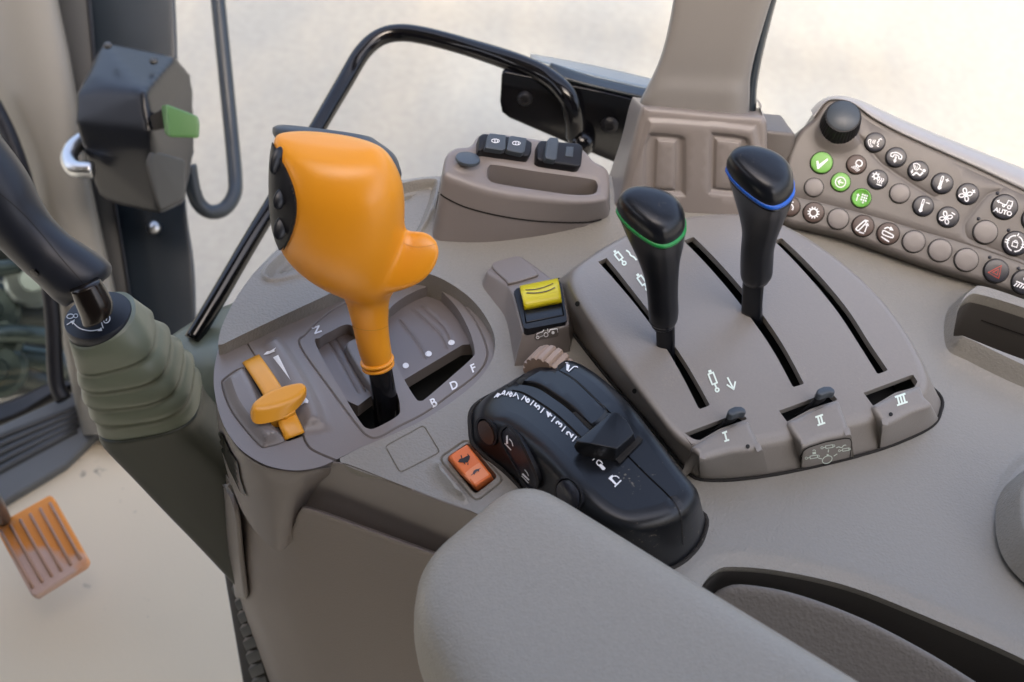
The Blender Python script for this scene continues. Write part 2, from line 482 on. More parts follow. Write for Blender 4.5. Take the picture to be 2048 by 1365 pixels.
M = dict(
    deck=mat('taupe_plastic', (.238, .222, .190), .38, .7, 700, var=.09, vs=420, dust=.14, gd=.0004),
    gate=mat('taupe_gate_plastic', (.192, .168, .152), .38, .2, 1600, var=.05, gd=.0002),
    cover=mat('taupe_cover_plastic', (.218, .197, .173), .36, .4, 1000, var=.07, vs=500, dust=.14, gd=.0002),
    side=mat('taupe_side_plastic', (.205, .173, .152), .42, .35, 700, var=.10, vs=9, gd=.0003),
    box=mat('taupe_box_plastic', (.195, .170, .155), .40, .12, 1500, var=.04),
    key=mat('taupe_keypad_plastic', (.112, .099, .088), .42, .12, 1800, var=.05),
    keyb=mat('taupe_blank_button', (.150, .133, .122), .36, 0),
    arm=mat('grey_leather', (.295, .268, .220), .44, .5, 800, var=.13, vs=420, gd=.0005),
    brownmetal=mat('bronzed_rod', (.014, .010, .008), .22, metal=.3),
    liner=mat('brown_grey_leather', (.150, .136, .118), .5, .5, 500, var=.14, vs=330, gd=.0006),
    pill=mat('pale_taupe_trim', (.172, .161, .148), .45, .1, 1500),
    cream=mat('cream_trim', (.215, .195, .155), .5, .1, 900, var=.04),
    orange=mat('orange_plastic', (.77, .295, .014), .32, .12, 1300, var=.03),
    orange2=mat('orange_slider_plastic', (.72, .31, .020), .34, .05, 1500),
    rock=mat('orange_rocker_plastic', (.68, .155, .03), .42, .12, 1800),
    rock2=mat('orange_rocker_worn', (.76, .25, .10), .5, .12, 1800),
    black=mat('black_soft_plastic', (.006, .007, .009), .32, .10, 1500, spec=.4, var=.12, vs=40, dust=.45, gd=.0002),
    blackr=mat('black_rubber', (.010, .010, .012), .45, .3, 1800, spec=.3, gd=.0002),
    blackk=mat('black_knob_plastic', (.005, .006, .009), .31, .06, 1600, spec=.4, dust=.05),
    grip=mat('dark_grip_plastic', (.011, .013, .019), .40, .06, 1600, spec=.4),
    blackgloss=mat('black_gloss_paint', (.003, .003, .004), .14, spec=.4),
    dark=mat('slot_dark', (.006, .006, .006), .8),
    gap=mat('gap_dark', (.012, .010, .008), .9, dust=.2),
    btn=mat('black_button', (.012, .013, .020), .33),
    brown=mat('brown_button', (.055, .030, .022), .42),
    green=mat('green_button', (.13, .36, .05), .4),
    latchg=mat('green_latch', (.075, .18, .055), .45),
    ringg=mat('green_ring', (.01, .24, .05), .4),
    ringb=mat('blue_ring', (.006, .10, .50), .4),
    yellow=mat('yellow_plastic', (.62, .52, .01), .35),
    white=mat('white_print', (.80, .80, .80), .5),
    whiteg=mat('pale_green_print', (.72, .80, .70), .5),
    red=mat('red_print', (.55, .03, .01), .5),
    darkink=mat('dark_print', (.012, .006, .004), .6),
    greyink=mat('grey_print', (.06, .055, .06), .6),
    well=mat('shaded_well_wall', (.060, .054, .047), .55, .2, 900),
    tan=mat('tan_plastic', (.33, .24, .18), .45, .1, 900),
    slate=mat('slate_plastic', (.045, .055, .065), .42, .2, 1600),
    boot=mat('olive_rubber', (.125, .142, .098), .40, .08, 1500, var=.06),
    boot2=mat('dark_olive_plastic', (.028, .031, .020), .5, .06, 1500),
    olive=mat('olive_trim', (.10, .115, .085), .35, .05, 1200),
    rim=mat('sky_sheen_rim', (.30, .29, .28), .35),
    frame=mat('grey_door_frame', (.04, .04, .038), .5),
    seal=mat('blue_black_seal', (.016, .023, .030), .35, var=.2),
    metal=mat('zinc_metal', (.55, .56, .56), .3, metal=1),
    sill=mat('grey_sill_rubber', (.10, .10, .093), .5, .1, 600, var=.15),
    barrel=mat('barrel_plastic', (.175, .150, .138), .35, .08, 1500),
)
def ring(pts, h=0.0, fr=D, step=.002, smooth=True, r=None, sub=8):
    P = np.array([fr.Pf(p[0], p[1], h) if callable(h) else fr.P(p[0], p[1], h) for p in pts])
    P = rpoly(P, r) if r is not None else (cr(P, True, sub) if smooth else P)
    return resamp(P, step) if step else P
def line(pts, h=0.0, fr=D, step=.002, sub=8):
    P = np.array([fr.Pf(p[0], p[1], h) if callable(h) else fr.P(p[0], p[1], h) for p in pts])
    return resamp(cr(P, False, sub), step, False)

# ================================================================== side console
console = thing('side_console', 'long taupe plastic console with orange and black controls filling the middle of the picture', 'console', (0.05, 0.55, 0))
GL = [(440, 692), (480, 672), (560, 634), (640, 597), (690, 573), (750, 552), (820, 543), (870, 552), (920, 580), (958, 615), (985, 660), (990, 695), (980, 728)]
NEAR = [(952, 765), (905, 803), (850, 838), (795, 865), (750, 884), (720, 896), (676, 919)]
deck_px = [(436, 690), (443, 655), (470, 600), (500, 556), (535, 518), (575, 480), (640, 435), (700, 402), (770, 370), (830, 357), (880, 352), (1000, 350), (1240, 352),
           (1480, 352), (1700, 400), (2350, 520), (2350, 1700), (1500, 1700), (1350, 1380), (1150, 1180), (1040, 1090), (963, 1033), (900, 1008), (800, 970), (700, 935), (676, 919)]
deck_ring = np.vstack([cr([D.P(*p) for p in deck_px[:11]], False, 5), [D.P(*p) for p in deck_px[11:19]], cr([D.P(*p) for p in deck_px[19:]], False, 3),
                       cr([D.P(*p) for p in NEAR[::-1][1:]+GL[::-1]], False, 5)[:-1]])
deck_ring = resamp(deck_ring, .0035)
hd = HF(flat(0.0))
# long shallow tray behind the orange grip
tray = ring([(530, 547), (560, 513), (640, 458), (740, 398), (800, 372), (864, 362), (874, 378), (848, 448), (815, 478), (700, 512), (600, 548), (545, 560)])
hd.pad(offs(tray, -.004), .0022, .003); hd.pad(tray, -.0075, .005)
tray2 = ring([(552, 540), (572, 516), (650, 462), (750, 405), (800, 384), (835, 378), (800, 400), (700, 452), (600, 520)])
hd.pad(tray2, -.004, .004)
# raised rim of the oddments tray at the right and soft hump of the round holder
trim_o = ring([(1884, 672), (1890, 632), (1914, 604), (1945, 596), (2048, 630), (2200, 690), (2300, 790), (2250, 860), (2048, 784), (1930, 728), (1893, 708)], 0.0, step=.003)
hd.pad(offs(trim_o, -.012), .004, .014); hd.pad(trim_o, .015, .006)
ht = lambda x, y: hd(x, y)
trim_i = ring([(1912, 652), (1918, 615), (1938, 592), (1962, 592), (2048, 618), (2200, 672), (2250, 730), (2200, 770), (2048, 722), (1940, 680), (1916, 668)], .018, step=.003)
hump = ring([(1978, 1010), (1990, 960), (2030, 915), (2100, 880), (2300, 860), (2400, 1000), (2350, 1150), (2200, 1230), (2120, 1200), (2048, 1150), (2000, 1080)], 0, step=.003)
hd.pad(hump, .006, .010)
# blank plate outline, switch bezel and finger bump near the orange rocker
blank = ring([(770, 893), (847, 851), (880, 905), (800, 946)], 0, r=.003, step=.0012)
hd.groove(blank, .0007, .0010, True)
bez = ring([(878, 917), (934, 878), (1008, 960), (952, 1004)], 0, r=.005, step=.0012)
hd.groove(bez, .0009, .0016, True)
bump = ring([(864, 930), (872, 922), (888, 930), (915, 960), (940, 995), (940, 1006), (925, 1006), (895, 990), (872, 962), (863, 942)], 0, step=.0015)
hd.pad(bump, .006, .007)
small = ring([(948, 1024), (958, 1008), (975, 1003), (980, 1010), (965, 1028)], 0, step=.001)
# lever-unit and hitch-unit seats: dark gaps are real grooves
binh = ring([(1400, 1187), (1412, 1158), (1432, 1138), (1462, 1129), (1560, 1137), (1700, 1168), (1850, 1226), (2048, 1313), (2200, 1400), (2400, 1600), (2000, 1660), (1500, 1660), (1440, 1400), (1405, 1250)], 0, step=.003)
hd.pad(offs(binh, -.010), -.003, .010)
rock_h = ring([(892, 916), (938, 884), (996, 954), (950, 990)], 0, r=.0035, step=.0012)
deck = surf('deck', deck_ring, hd, M['deck'], console, holes=[binh, trim_i, rock_h], step=.0055, hole_depth=[.12, .10, .012], skirt=.035, floor=True)
# bin liner: padded leather-grain lid lying in the bin
bl = ring([(1412, 1225), (1424, 1186), (1448, 1166), (1490, 1160), (1590, 1180), (1720, 1228), (1840, 1287), (1940, 1345), (2030, 1405), (2180, 1540), (1900, 1640), (1560, 1600), (1440, 1420), (1412, 1300)], linear3(D, [(1480, 1160, -.003), (2000, 1380, -.003), (1500, 1365, -.045)]), step=.004)
IN = offs(bl, .016)
fl = linear3(D, [(1480, 1160, -.003), (2000, 1380, -.003), (1500, 1365, -.045)])
plateau('bin_liner', None, None, fl, -.10, .007, M['liner'], console, rings=(bl, offs(bl, -.002)), step=.02)
# long dark lines inside the right tray
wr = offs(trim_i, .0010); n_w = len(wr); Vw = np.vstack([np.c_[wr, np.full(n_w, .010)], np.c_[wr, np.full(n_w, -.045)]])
mk('tray_shade_liner', Vw, [(i, (i+1) % n_w, n_w+(i+1) % n_w, n_w+i) for i in range(n_w)]+[tuple(range(n_w, 2*n_w))], M['well'], console, angle=40)  # inset liner of the tray, depth shade put into its dark colour
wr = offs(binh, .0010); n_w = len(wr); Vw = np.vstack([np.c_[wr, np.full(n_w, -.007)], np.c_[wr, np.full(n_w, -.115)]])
mk('bin_shade_wall', Vw, [(i, (i+1) % n_w, n_w+(i+1) % n_w, n_w+i) for i in range(n_w)], M['well'], console, angle=40)  # added ring over the bin wall, coloured dark to stand for its shade
decal('tray_slot', [stroke([(1980, 612), (2150, 672)], 2.6), stroke([(1962, 640), (2150, 705)], 2.6)], bpy.data.objects['tray_shade_liner'], M['gap'], console, lift=.0006)
# round holder at the right edge
hm = ring([(2048, 995), (2054, 965), (2072, 938), (2124, 912), (2300, 900), (2360, 1000), (2300, 1100), (2200, 1150), (2124, 1130), (2074, 1090), (2052, 1045)], .028, step=.004)
plateau('round_holder', None, None, flat(.028), .004, .006, M['deck'], console, rings=(hm, offs(hm, -.009)), step=.01)

# ------------------------------------------------------------------ gear gate panel (left front pod)
fg = linear3(D, [(560, 640, -.013), (960, 640, -.010), (700, 900, -.001)])
pod_px = [(436, 700), (428, 745), (430, 790), (445, 845), (475, 893), (520, 925), (560, 938), (600, 941), (640, 934), (672, 920)]
gp = np.vstack([cr([D.Pf(p[0], p[1], fg) for p in pod_px], False, 5), cr([D.Pf(p[0], p[1], fg) for p in NEAR[::-1][1:]+GL[::-1]], False, 5)[:-1]])
gp = resamp(gp, .0025)
hg = HF(fg)
gate_o = ring([(600, 692), (612, 668), (640, 640), (690, 606), (800, 562), (860, 560), (905, 588), (945, 632), (972, 690), (972, 722), (950, 752), (900, 790), (850, 826), (800, 852), (757, 875), (735, 872), (715, 852), (660, 778)], fg, step=.0015)
hg.groove(gate_o, .0010, .0014, True)
# humps either side of the slider slot
hl = ring([(447, 772), (452, 758), (487, 738), (510, 765), (530, 808), (552, 850), (570, 878), (534, 892), (522, 890), (490, 855), (462, 815)], fg, step=.0015)
hg.pad(hl, .0065, .006); hg.groove(offs(hl, -.0008), .0009, .0016, True)
hr = ring([(522, 690), (560, 672), (600, 720), (640, 790), (660, 845), (650, 860), (622, 864), (604, 868), (588, 835), (560, 775), (535, 725)], fg, step=.0018)
hg.pad(hr, .0055, .010)
hg.groove(line([(492, 683), (506, 706), (517, 722)], fg, step=.0012), .0008, .0016)
hg.groove(line([(605, 870), (622, 898), (672, 921)], fg, step=.0012), .0010, .0020)
slot_s = ring([(488, 730), (517, 713), (607, 872), (574, 884)], fg, r=.002, step=.0015, smooth=False)
gh_l = ring([(632, 690), (640, 676), (660, 664), (700, 650), (740, 690), (776, 745), (795, 790), (800, 815), (795, 832), (752, 856), (735, 857), (722, 846), (690, 795)], fg, step=.0012)
gh_r = ring([(770, 640), (800, 600), (862, 572), (890, 590), (918, 622), (940, 665), (949, 700), (944, 716), (900, 756), (852, 797), (842, 802), (832, 798), (812, 766), (790, 720)], fg, step=.0012)
hg2 = hg
gate = surf('gate_panel', gp, hg, M['gate'], console, holes=[slot_s, gh_l, gh_r], step=.0045, hole_depth=[.012, .011, .011], skirt=.006)
# curved barrel under the gate with ribs, dots and the black gap in front of it
fb = lambda x, y: fg(x, y)-.011
hb = HF(fb)
for ln in ([(668, 672), (700, 720), (728, 770), (733, 782)], [(655, 680), (690, 735), (718, 785)], [(800, 640), (840, 690), (852, 716)], [(830, 620), (880, 665), (896, 694)], [(845, 612), (890, 655), (905, 690)]):
    hb.groove(line(ln, fb, step=.0015), .0016, .0010)
barrel_r = np.array([D.Pf(p[0], p[1], fb) for p in [(615, 690), (690, 620), (800, 560), (880, 550), (930, 600), (955, 660), (958, 688), (925, 690), (805, 762), (780, 775), (745, 790), (716, 812), (690, 800)]])
barrel = surf('gate_barrel', resamp(barrel_r, .0015), hb, M['barrel'], console, step=.003, skirt=.012)
sad = ring([(693, 692), (702, 680), (722, 676), (742, 692), (762, 745), (758, 768), (748, 778), (738, 768), (712, 728)], lambda x, y: fg(x, y)-.004, step=.0015)
plateau('stalk_saddle', None, None, lambda x, y: fg(x, y)-.004, -.02, .002, M['gate'], console, rings=(sad, offs(sad, -.001)), step=.004)
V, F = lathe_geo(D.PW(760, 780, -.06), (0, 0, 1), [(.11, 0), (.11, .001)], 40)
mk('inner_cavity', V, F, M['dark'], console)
for s, c in (('B', (867, 806)), ('D', (908, 771.5)), ('F', (946.5, 737.5))):
    v = text(s, c, (20, -9.2), (-8, -21), .025)
    decal('gate_letter', [v], gate, M['white'], gate, lift=.0006)
decal('gate_letter', [text('N', (634, 661), (8.2, 19), (20, -7.5), .025)], gate, M['white'], gate, lift=.0006)
for c in ((811.5, 732.5), (857.3, 708.8), (903, 686.3)):
    decal('white_dot', [fill(circ(c, 6.3, 18, 5.6), 3)], barrel, M['white'], barrel, lift=.0005)
# hare arrow, wedge and tortoise beside the slider
hare = [(527, 711), (535, 704), (541, 703), (553, 696), (549, 702), (551, 704), (541, 708), (536, 710)]
wedge = [(547, 716), (557, 711), (582, 762)]
tort = [(592, 812), (596, 803), (605, 797), (612, 797), (617, 803), (616, 808), (610, 807), (603, 812), (602, 810), (597, 813)]
decal('slider_symbol', [fill(hare, 3), fill(wedge, 6), fill(tort, 4)], gate, M['white'], gate, lift=.0006)

# ------------------------------------------------------------------ front skirt of the pod, side walls
zr = lambda px, py: float(fg(*[np.array([c]) for c in D.Pf(px, py, fg)])[0])
rows = []
top = [(436, 700), (428, 745), (431, 795), (447, 850), (478, 899), (522, 931), (566, 942), (606, 944), (640, 938), (664, 935)]
bot = [(432, 770), (434, 822), (442, 880), (458, 935), (484, 990), (520, 1032), (560, 1056), (590, 1043), (612, 1022), (640, 1004)]
for t in (0, .05, .2, .5, .8, 1, 1.4):
    r = []
    for (a, b), (c, d) in zip(top, bot):
        z0 = zr(a, b)-.0005; z = z0+(-.062-z0)*t
        r.append((a+(c-a)*t, b+(d-b)*t-(2.5 if t == .05 else 0), z))
    rows.append(r)
skirt = patch('pod_skirt', rows, M['gate'], console, su=3, sv=5)
# dark glossy insert on the pod's outer side
decal('side_window', [fill([(433, 858), (447, 866), (462, 900), (478, 925), (484, 960), (495, 992), (484, 985), (462, 940), (442, 895)], 6)], skirt, M['blackgloss'], skirt, lift=.0012)

# side panels in a frame that stands under the deck edge
A, B = D.PW(600, 1015, -.055), D.PW(890, 1110, -.055)
u = B-A; S = Frame(A, u, np.cross(u, (0, 0, 1)))
if S.n@FWD > 0: S = Frame(A, u, -np.cross(u, (0, 0, 1)))
nS = S.n
def edge_pt(px, py, z): return D.PW(px, py, z)
G = []
for t, dz, out in ((0, 0.0002, 0), (.04, -.0015, 0), (.5, -.028, 0), (1.0, -.062, 0)):
    r = []
    for a, b in (((664, 924), (596, 1006)), ((700, 932), (640, 1024)), ((780, 963), (720, 1052)), ((870, 998), (800, 1080)), ((963, 1034), (880, 1108)), ((1040, 1092), (980, 1160)), ((1150, 1182), (1100, 1250))):
        p = D.PW(a[0], a[1]+(5 if t == .04 else 0), 0 if t == 0 else dz if t == .04 else 0)
        q = S.PW(b[0], b[1], 0)
        tt = t
        r.append(p+(q-p)*tt if t > .04 else (D.PW(a[0], a[1], .0002) if t == 0 else D.PW(a[0], a[1]+3, -.0012)))
    G.append(r)
def gpatch(name, G, mat, parent, su=4, sv=4, thick=0):
    G = upsample(G, su, sv); n, m = G.shape[:2]
    return mk(name, G.reshape(-1, 3), gridfaces(n, m), mat, parent, mods=[('SOLIDIFY', dict(thickness=thick, offset=-1))] if thick else ())
gpatch('upper_wall', G, M['gate'], console, su=3)
# lower side panel: a large soft-cornered sheet with a rolled top edge
cols = [((452, 950), -.050), ((466, 975), -.030), ((490, 1010), -.012), ((525, 1046), -.002), ((560, 1066), .006), ((585, 1052), .009), ((600, 1022), .010), ((625, 1018), .010), ((760, 1066), .010), ((900, 1117), .010), ((1050, 1172), .010), ((1200, 1225), .010)]
bcol = [(545, 1420), (560, 1420), (580, 1420), (605, 1420), (640, 1425), (675, 1430), (715, 1430), (755, 1430), (860, 1440), (980, 1450), (1100, 1460), (1250, 1470)]
mid = [(468, 1165), (480, 1172), (498, 1180), (520, 1185), (560, 1200), (590, 1200), (620, 1195), (660, 1200), (790, 1230), (920, 1260), (1060, 1290), (1210, 1320)]
G = []
G.append([S.PW(c[0][0], c[0][1]-3, c[1]-.012) for c in cols])
G.append([S.PW(c[0][0], c[0][1], c[1]-.002) for c in cols])
G.append([S.PW(c[0][0], c[0][1]+9, c[1]+.001) for c in cols])
G.append([S.PW(c[0][0]*.7+m[0]*.3, c[0][1]*.7+m[1]*.3, c[1]) for c, m in zip(cols, mid)])
G.append([S.PW(m[0], m[1], c[1]) for c, m in zip(cols, mid)])
G.append([S.PW((m[0]+b[0])/2, (m[1]+b[1])/2, c[1]-.004) for c, m, b in zip(cols, mid, bcol)])
G.append([S.PW(b[0], b[1], c[1]-.012) for c, b in zip(cols, bcol)])
lower = gpatch('side_panel', G, M['side'], console, su=6, sv=5)
gpatch('edge_trim', [[S.PW(452, 968, -.034), S.PW(468, 990, -.014)], [S.PW(456, 985, -.030), S.PW(480, 1030, -.006)], [S.PW(462, 1080, -.034), S.PW(487, 1100, -.008)], [S.PW(474, 1175, -.034), S.PW(496, 1182, -.008)], [S.PW(476, 1190, -.04), S.PW(494, 1192, -.02)]], M['gate'], console, thick=.003)
# toothed rubber vent strip along the foot of the console
vs = []
P0, P1 = np.array([462, 1145.]), np.array([520, 1420.])
vent = gpatch('rubber_strip', [[S.PW(457+i*4.6, 1140+i*28, -.075), S.PW(466+i*6, 1138+i*28, -.052), S.PW(487+i*7, 1140+i*28, -.045)] for i in range(11)], M['gap'], console, thick=.004)
for i in range(9):
    a = np.array([464+i*5.6, 1172+i*27.])
    prism('vent_fin', [(a[0]-2, a[1]+6), (a[0]+20+i, a[1]-8), (a[0]+26+i, a[1]+12), (a[0]+6, a[1]+24)], -.05, -.041, M['seal'], vent, fr=S, bev=.001)

# ------------------------------------------------------------------ PTO switch tower (part of the console)
ft = linear3(D, [(985, 530, .012), (1110, 560, .022), (1130, 655, .020)])
ft = linear3(D, [(978, 535, .010), (1040, 515, .012), (1125, 650, .026)])
tow_T = [(975, 543), (985, 532), (1012, 520), (1040, 514), (1062, 525), (1100, 553), (1122, 568), (1130, 600), (1138, 638), (1133, 652), (1095, 660), (1052, 664), (1043, 655), (1022, 580), (1000, 560)]
tow_B = [(965, 570), None, None, None, None, None, (1150, 600), (1152, 640), (1140, 700), (1136, 704), (1085, 722), (1034, 732), (1028, 720), (1012, 640), (985, 600)]
ht2 = HF(ft)
# tower is a loft whose top carries a blank cover and the switch well
hole_sw = ring([(1028, 585), (1118, 562), (1133, 640), (1045, 656)], ft, r=.003, step=.0015, smooth=False)
tower = plateau('switch_tower', tow_T, tow_B, ht2, 0.0, .0025, M['gate'], console, holes=[hole_sw], hole_depth=.010, step=.004, floor=True)
cov = ring([(984, 530), (1010, 518), (1038, 512), (1058, 526), (1076, 546), (1070, 552), (1022, 566), (1012, 560)], lambda x, y: ft(x, y)+.0022, step=.002)
plateau('blank_cover', None, None, lambda x, y: ft(x, y)+.0022, .008, .0012, M['gate'], tower, rings=(cov, offs(cov, -.0006)), step=.006)
plq = fill([(1069, 659), (1112, 650), (1119, 653), (1116, 672), (1112, 674), (1072, 681), (1068, 677)], 5)
plaque = decal('symbol_plaque', [plq], tower, M['key'], tower, lift=.0003)
tr = seg_strokes([(1073, 670), (1074, 667), (1085, 664), (1089, 658), (1095, 658), (1096, 665)], 1.2)+seg_strokes([(1078, 674), (1086, 671)], 1.2)
tr += seg_strokes([(1098, 664), (1100, 660), (1114, 658), (1115, 664)], 1.2)
tr += [stroke(circ((1075, 674.5), 2.6, 12), 1.5, True, 2), stroke(circ((1091.5, 669), 4, 14), 1.4, True, 2), fill(circ((1105.5, 665), 3.2, 10), 2)]
decal('tractor_symbol', tr, [tower], M['white'], tower, lift=.0007)
# ================================================================== lever unit (hydraulic valve levers)
LC = D.PW(1500, 700, 0)
unit = thing('lever_unit', 'rounded taupe cover with three long curved slots and the numerals I, II and III', 'lever cover', LC)
# top surface: gentle arch along the slots
_a = D.P(1290, 480, .03); _b = D.P(1590, 880, .03); _ax = nrm(_b-_a); _Lu = np.linalg.norm(_b-_a)
def fu(x, y):
    s = ((x-_a[0])*_ax[0]+(y-_a[1])*_ax[1])/_Lu
    return .030+.016*(1-((s-.42)/.58)**2).clip(-1.2, 1)
uT = [(1142, 556), (1150, 536), (1175, 512), (1230, 478), (1300, 448), (1380, 430), (1460, 424), (1530, 432), (1600, 462), (1690, 524), (1770, 600), (1822, 672), (1850, 735), (1852, 776), (1822, 806), (1760, 832),
      (1690, 850), (1600, 872), (1520, 888), (1450, 898), (1398, 900), (1368, 888), (1335, 858), (1290, 798), (1225, 708), (1175, 630), (1150, 585)]
uB = [(1112, 590), (1113, 562), None, None, None, None, None, None, None, None, None, None, (1874, 790), (1877, 822), (1858, 852), (1790, 885),
      (1705, 912), (1602, 936), (1520, 951), (1450, 958), (1398, 956), (1376, 942), (1345, 905), (1290, 838), (1210, 745), (1150, 668), (1122, 625)]
T, B = match(uT, uB, D, fu, 0.0, .010, 6)
def slot(L, R):
    a = cr([D.Pf(p[0], p[1], fu) for p in L], False, 8); b = cr([D.Pf(p[0], p[1], fu) for p in R], False, 8)
    return resamp(np.vstack([a, b[::-1]]), .0022)
slots = [slot([(1196, 524), (1240, 573), (1300, 648), (1352, 730), (1398, 819)], [(1213, 516), (1262, 577), (1318, 650), (1368, 720), (1420, 811)]),
         slot([(1367, 482), (1430, 548), (1490, 621), (1542, 695), (1586, 775)], [(1387, 474), (1456, 545), (1518, 620), (1566, 690), (1608, 768)]),
         slot([(1548, 482), (1612, 548), (1672, 620), (1717, 688), (1755, 749)], [(1563, 476), (1636, 548), (1696, 620), (1738, 685), (1776, 741)])]
def quad(p): return resamp(np.array([D.Pf(a[0], a[1], fu) for a in p]), .0022)
wells = [quad([(1366, 868), (1478, 826), (1496, 838), (1440, 858), (1384, 890)]), quad([(1558, 822), (1660, 784), (1676, 800), (1622, 818), (1574, 844)]), quad([(1727, 786), (1826, 749), (1840, 772), (1790, 786), (1746, 812)])]
hU = HF(fu)
cover = plateau('slotted_cover', None, None, hU, 0.0, .007, M['cover'], unit, rings=(T, B), holes=slots+wells, hole_depth=.005, step=.0055, angle=40)
# black sheet under the slots, their inner shade put into its colour
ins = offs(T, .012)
surf('slot_shade_sheet', resamp(ins, .006), lambda x, y: fu(x, y)-.028, M['dark'], unit, step=.02)
# contact gap round the foot of the cover
gapr = resamp(offs(B, -.0016), .004)
V, F = tube_geo(np.c_[gapr, np.full(len(gapr), .0004)], .0013, 6, 1, True); mk('foot_gap', V, F, M['gap'], unit)
# three raised tab covers with numerals
tabs = [([(1385, 892), (1408, 876), (1440, 858), (1492, 839), (1506, 858), (1522, 893), (1519, 899), (1460, 905), (1404, 921), (1396, 912)],
         [None, None, None, None, None, (1531, 945), (1530, 950), (1460, 958), (1404, 958), (1394, 944)]),
        ([(1576, 845), (1596, 832), (1630, 815), (1674, 799), (1686, 818), (1700, 862), (1697, 868), (1650, 878), (1608, 893), (1598, 884)],
         [None, None, None, None, None, (1703, 915), (1702, 917), (1655, 928), (1606, 938), (1600, 930)]),
        ([(1746, 812), (1765, 799), (1795, 785), (1838, 770), (1850, 790), (1860, 806), (1857, 814), (1820, 826), (1770, 852), (1762, 842)],
         [None, None, None, None, None, (1874, 836), (1866, 852), (1830, 872), (1764, 898), (1758, 890)])]
fut = lambda x, y: fu(x, y)+.0035
nums = ['I', 'II', 'III']; npos = [(1451, 874), (1640, 841), (1802, 800)]
tabobj = []
for i, (t, b) in enumerate(tabs):
    tc = plateau('tab_cover', t, b, fut, 0.0, .0045, M['cover'], unit, auto=.001, step=.006, sub=5)
    tabobj.append(tc); cx, cy = npos[i]; n = i+1; it = []
    ux = np.array([.92, -.32]); uy = np.array([-.25, -.95])
    for k in range(n):
        o = np.array([cx, cy])+ux*((k-(n-1)/2)*6.2); it.append(stroke([o-uy*8, o+uy*8], 3.6))
    for s in (-1, 1):
        o = np.array([cx, cy])+uy*8.5*s; it.append(stroke([o-ux*(3.1*n+2.2), o+ux*(3.1*n+2.2)], 3.6))
    decal('numeral', it, [tc], M['whiteg'], tc, lift=.0004)
for c, t in (((1495, 893.5), tabobj[0]), ((1781, 829.5), tabobj[2])):
    decal('screw_hole', [fill(circ(c, 4.2, 14), 3)], [t], M['dark'], t, lift=.0004)
for c in ((1156, 608), (1270, 782)):
    decal('screw_hole', [fill(circ(c, 4.6, 14, 5.2), 3)], [cover], M['dark'], cover, lift=.0005)
# pictogram plaque on the front of tab II
t2 = tabobj[1]
out = rpoly([(1603, 932), (1605, 905), (1612, 896), (1650, 884), (1690, 877), (1701, 880), (1699, 912), (1660, 923)], 3)
pp = decal('pictogram_plaque', [fill(out, 6)], [t2], M['cover'], t2, lift=.0005)
decal('plaque_gap', [stroke([(1600, 936), (1603, 912), (1606, 900), (1616, 894), (1650, 883), (1690, 875.5), (1700, 876.5), (1703, 884), (1699, 914)], 2.2)], [t2], M['gap'], t2, lift=.0007)
def cyl(c, d, s=1.0, w=1.8, lw=1.0):
    d = np.array(d, float)/np.linalg.norm(d); nn = np.array([-d[1], d[0]]); c = np.array(c, float); it = []
    a = [c-d*8*s-nn*3*s, c+d*8*s-nn*3*s, c+d*8*s+nn*3*s, c-d*8*s+nn*3*s]
    it += seg_strokes(a+[a[0]], w)
    it += [stroke(circ(c+d*10.5*s, 2.2*s, 10), w*.8, True, 2), stroke([c-d*8*s, c-d*14*s], w), stroke(circ(c-d*16.5*s, 2.6*s, 10), w*.8, True, 2)]
    return it
dd = (19, -3.2)
it = cyl((1657, 891.5), dd, .9, 1.5)+cyl((1626, 912), dd, .9, 1.5)+cyl((1690, 897.5), dd, .78, 1.5)
it += [stroke(circ((1653, 917.5), 10.5, 20, 7, -.45), 1.8, True, 3), stroke([(1655.5, 897), (1655, 903)], 2), stroke([(1654, 906.5), (1653.6, 910.5)], 4), stroke([(1666, 910.5), (1673, 906)], 1.8), stroke([(1635, 914.5), (1642, 916)], 1.8)]
it += [stroke(cr([(1671, 894), (1676, 892), (1682, 893.5), (1686, 889), (1691, 888.5)], False, 4), 1.8), fill([(1623, 903), (1630, 901.5), (1630.5, 906), (1623.5, 907.5)], 3), stroke(circ((1626.6, 900.5), 2.6, 8, a0=180, a1=360), 1.4)]
decal('pictogram', it, [t2], M['whiteg'], t2, lift=.0010)
# marks on the cover
it = []
def cyl2(c, s=1.0):
    c = np.array(c, float); d = np.array([.50, .86]); return d
def hyd(c, ln, w, d):
    d = np.array(d)/np.linalg.norm(d); nn = np.array([-d[1], d[0]]); c = np.array(c, float)
    a = [c-nn*w, c+d*ln-nn*w, c+d*ln+nn*w, c+nn*w]
    it = seg_strokes(a+[a[0]], 3.2)
    it += [stroke([c-d*4.5-nn*(w-2), c-d*4.5+nn*(w-2)], 5), stroke([c+d*ln, c+d*(ln*1.45)], 3.4), stroke(circ(c+d*(ln*1.45+3.5), 3.6, 12), 3.2, True, 2)]
    return it
it = hyd((1232.5, 508), 15, 4.6, (.62, .78))+hyd((1278, 555), 18, 4.8, (.58, .81))+hyd((1421, 748), 22, 5.2, (.36, .93))
it += [stroke(cr([(1252, 502), (1258, 506), (1261, 512), (1268, 516), (1273, 522)], False, 5), 3.2)]
it += seg_strokes([(1455, 757), (1466, 778)], 3.2)+seg_strokes([(1454, 771), (1467, 780), (1470, 765)], 3.2)
decal('cylinder_mark', it, [cover], M['whiteg'], cover, lift=.0005)
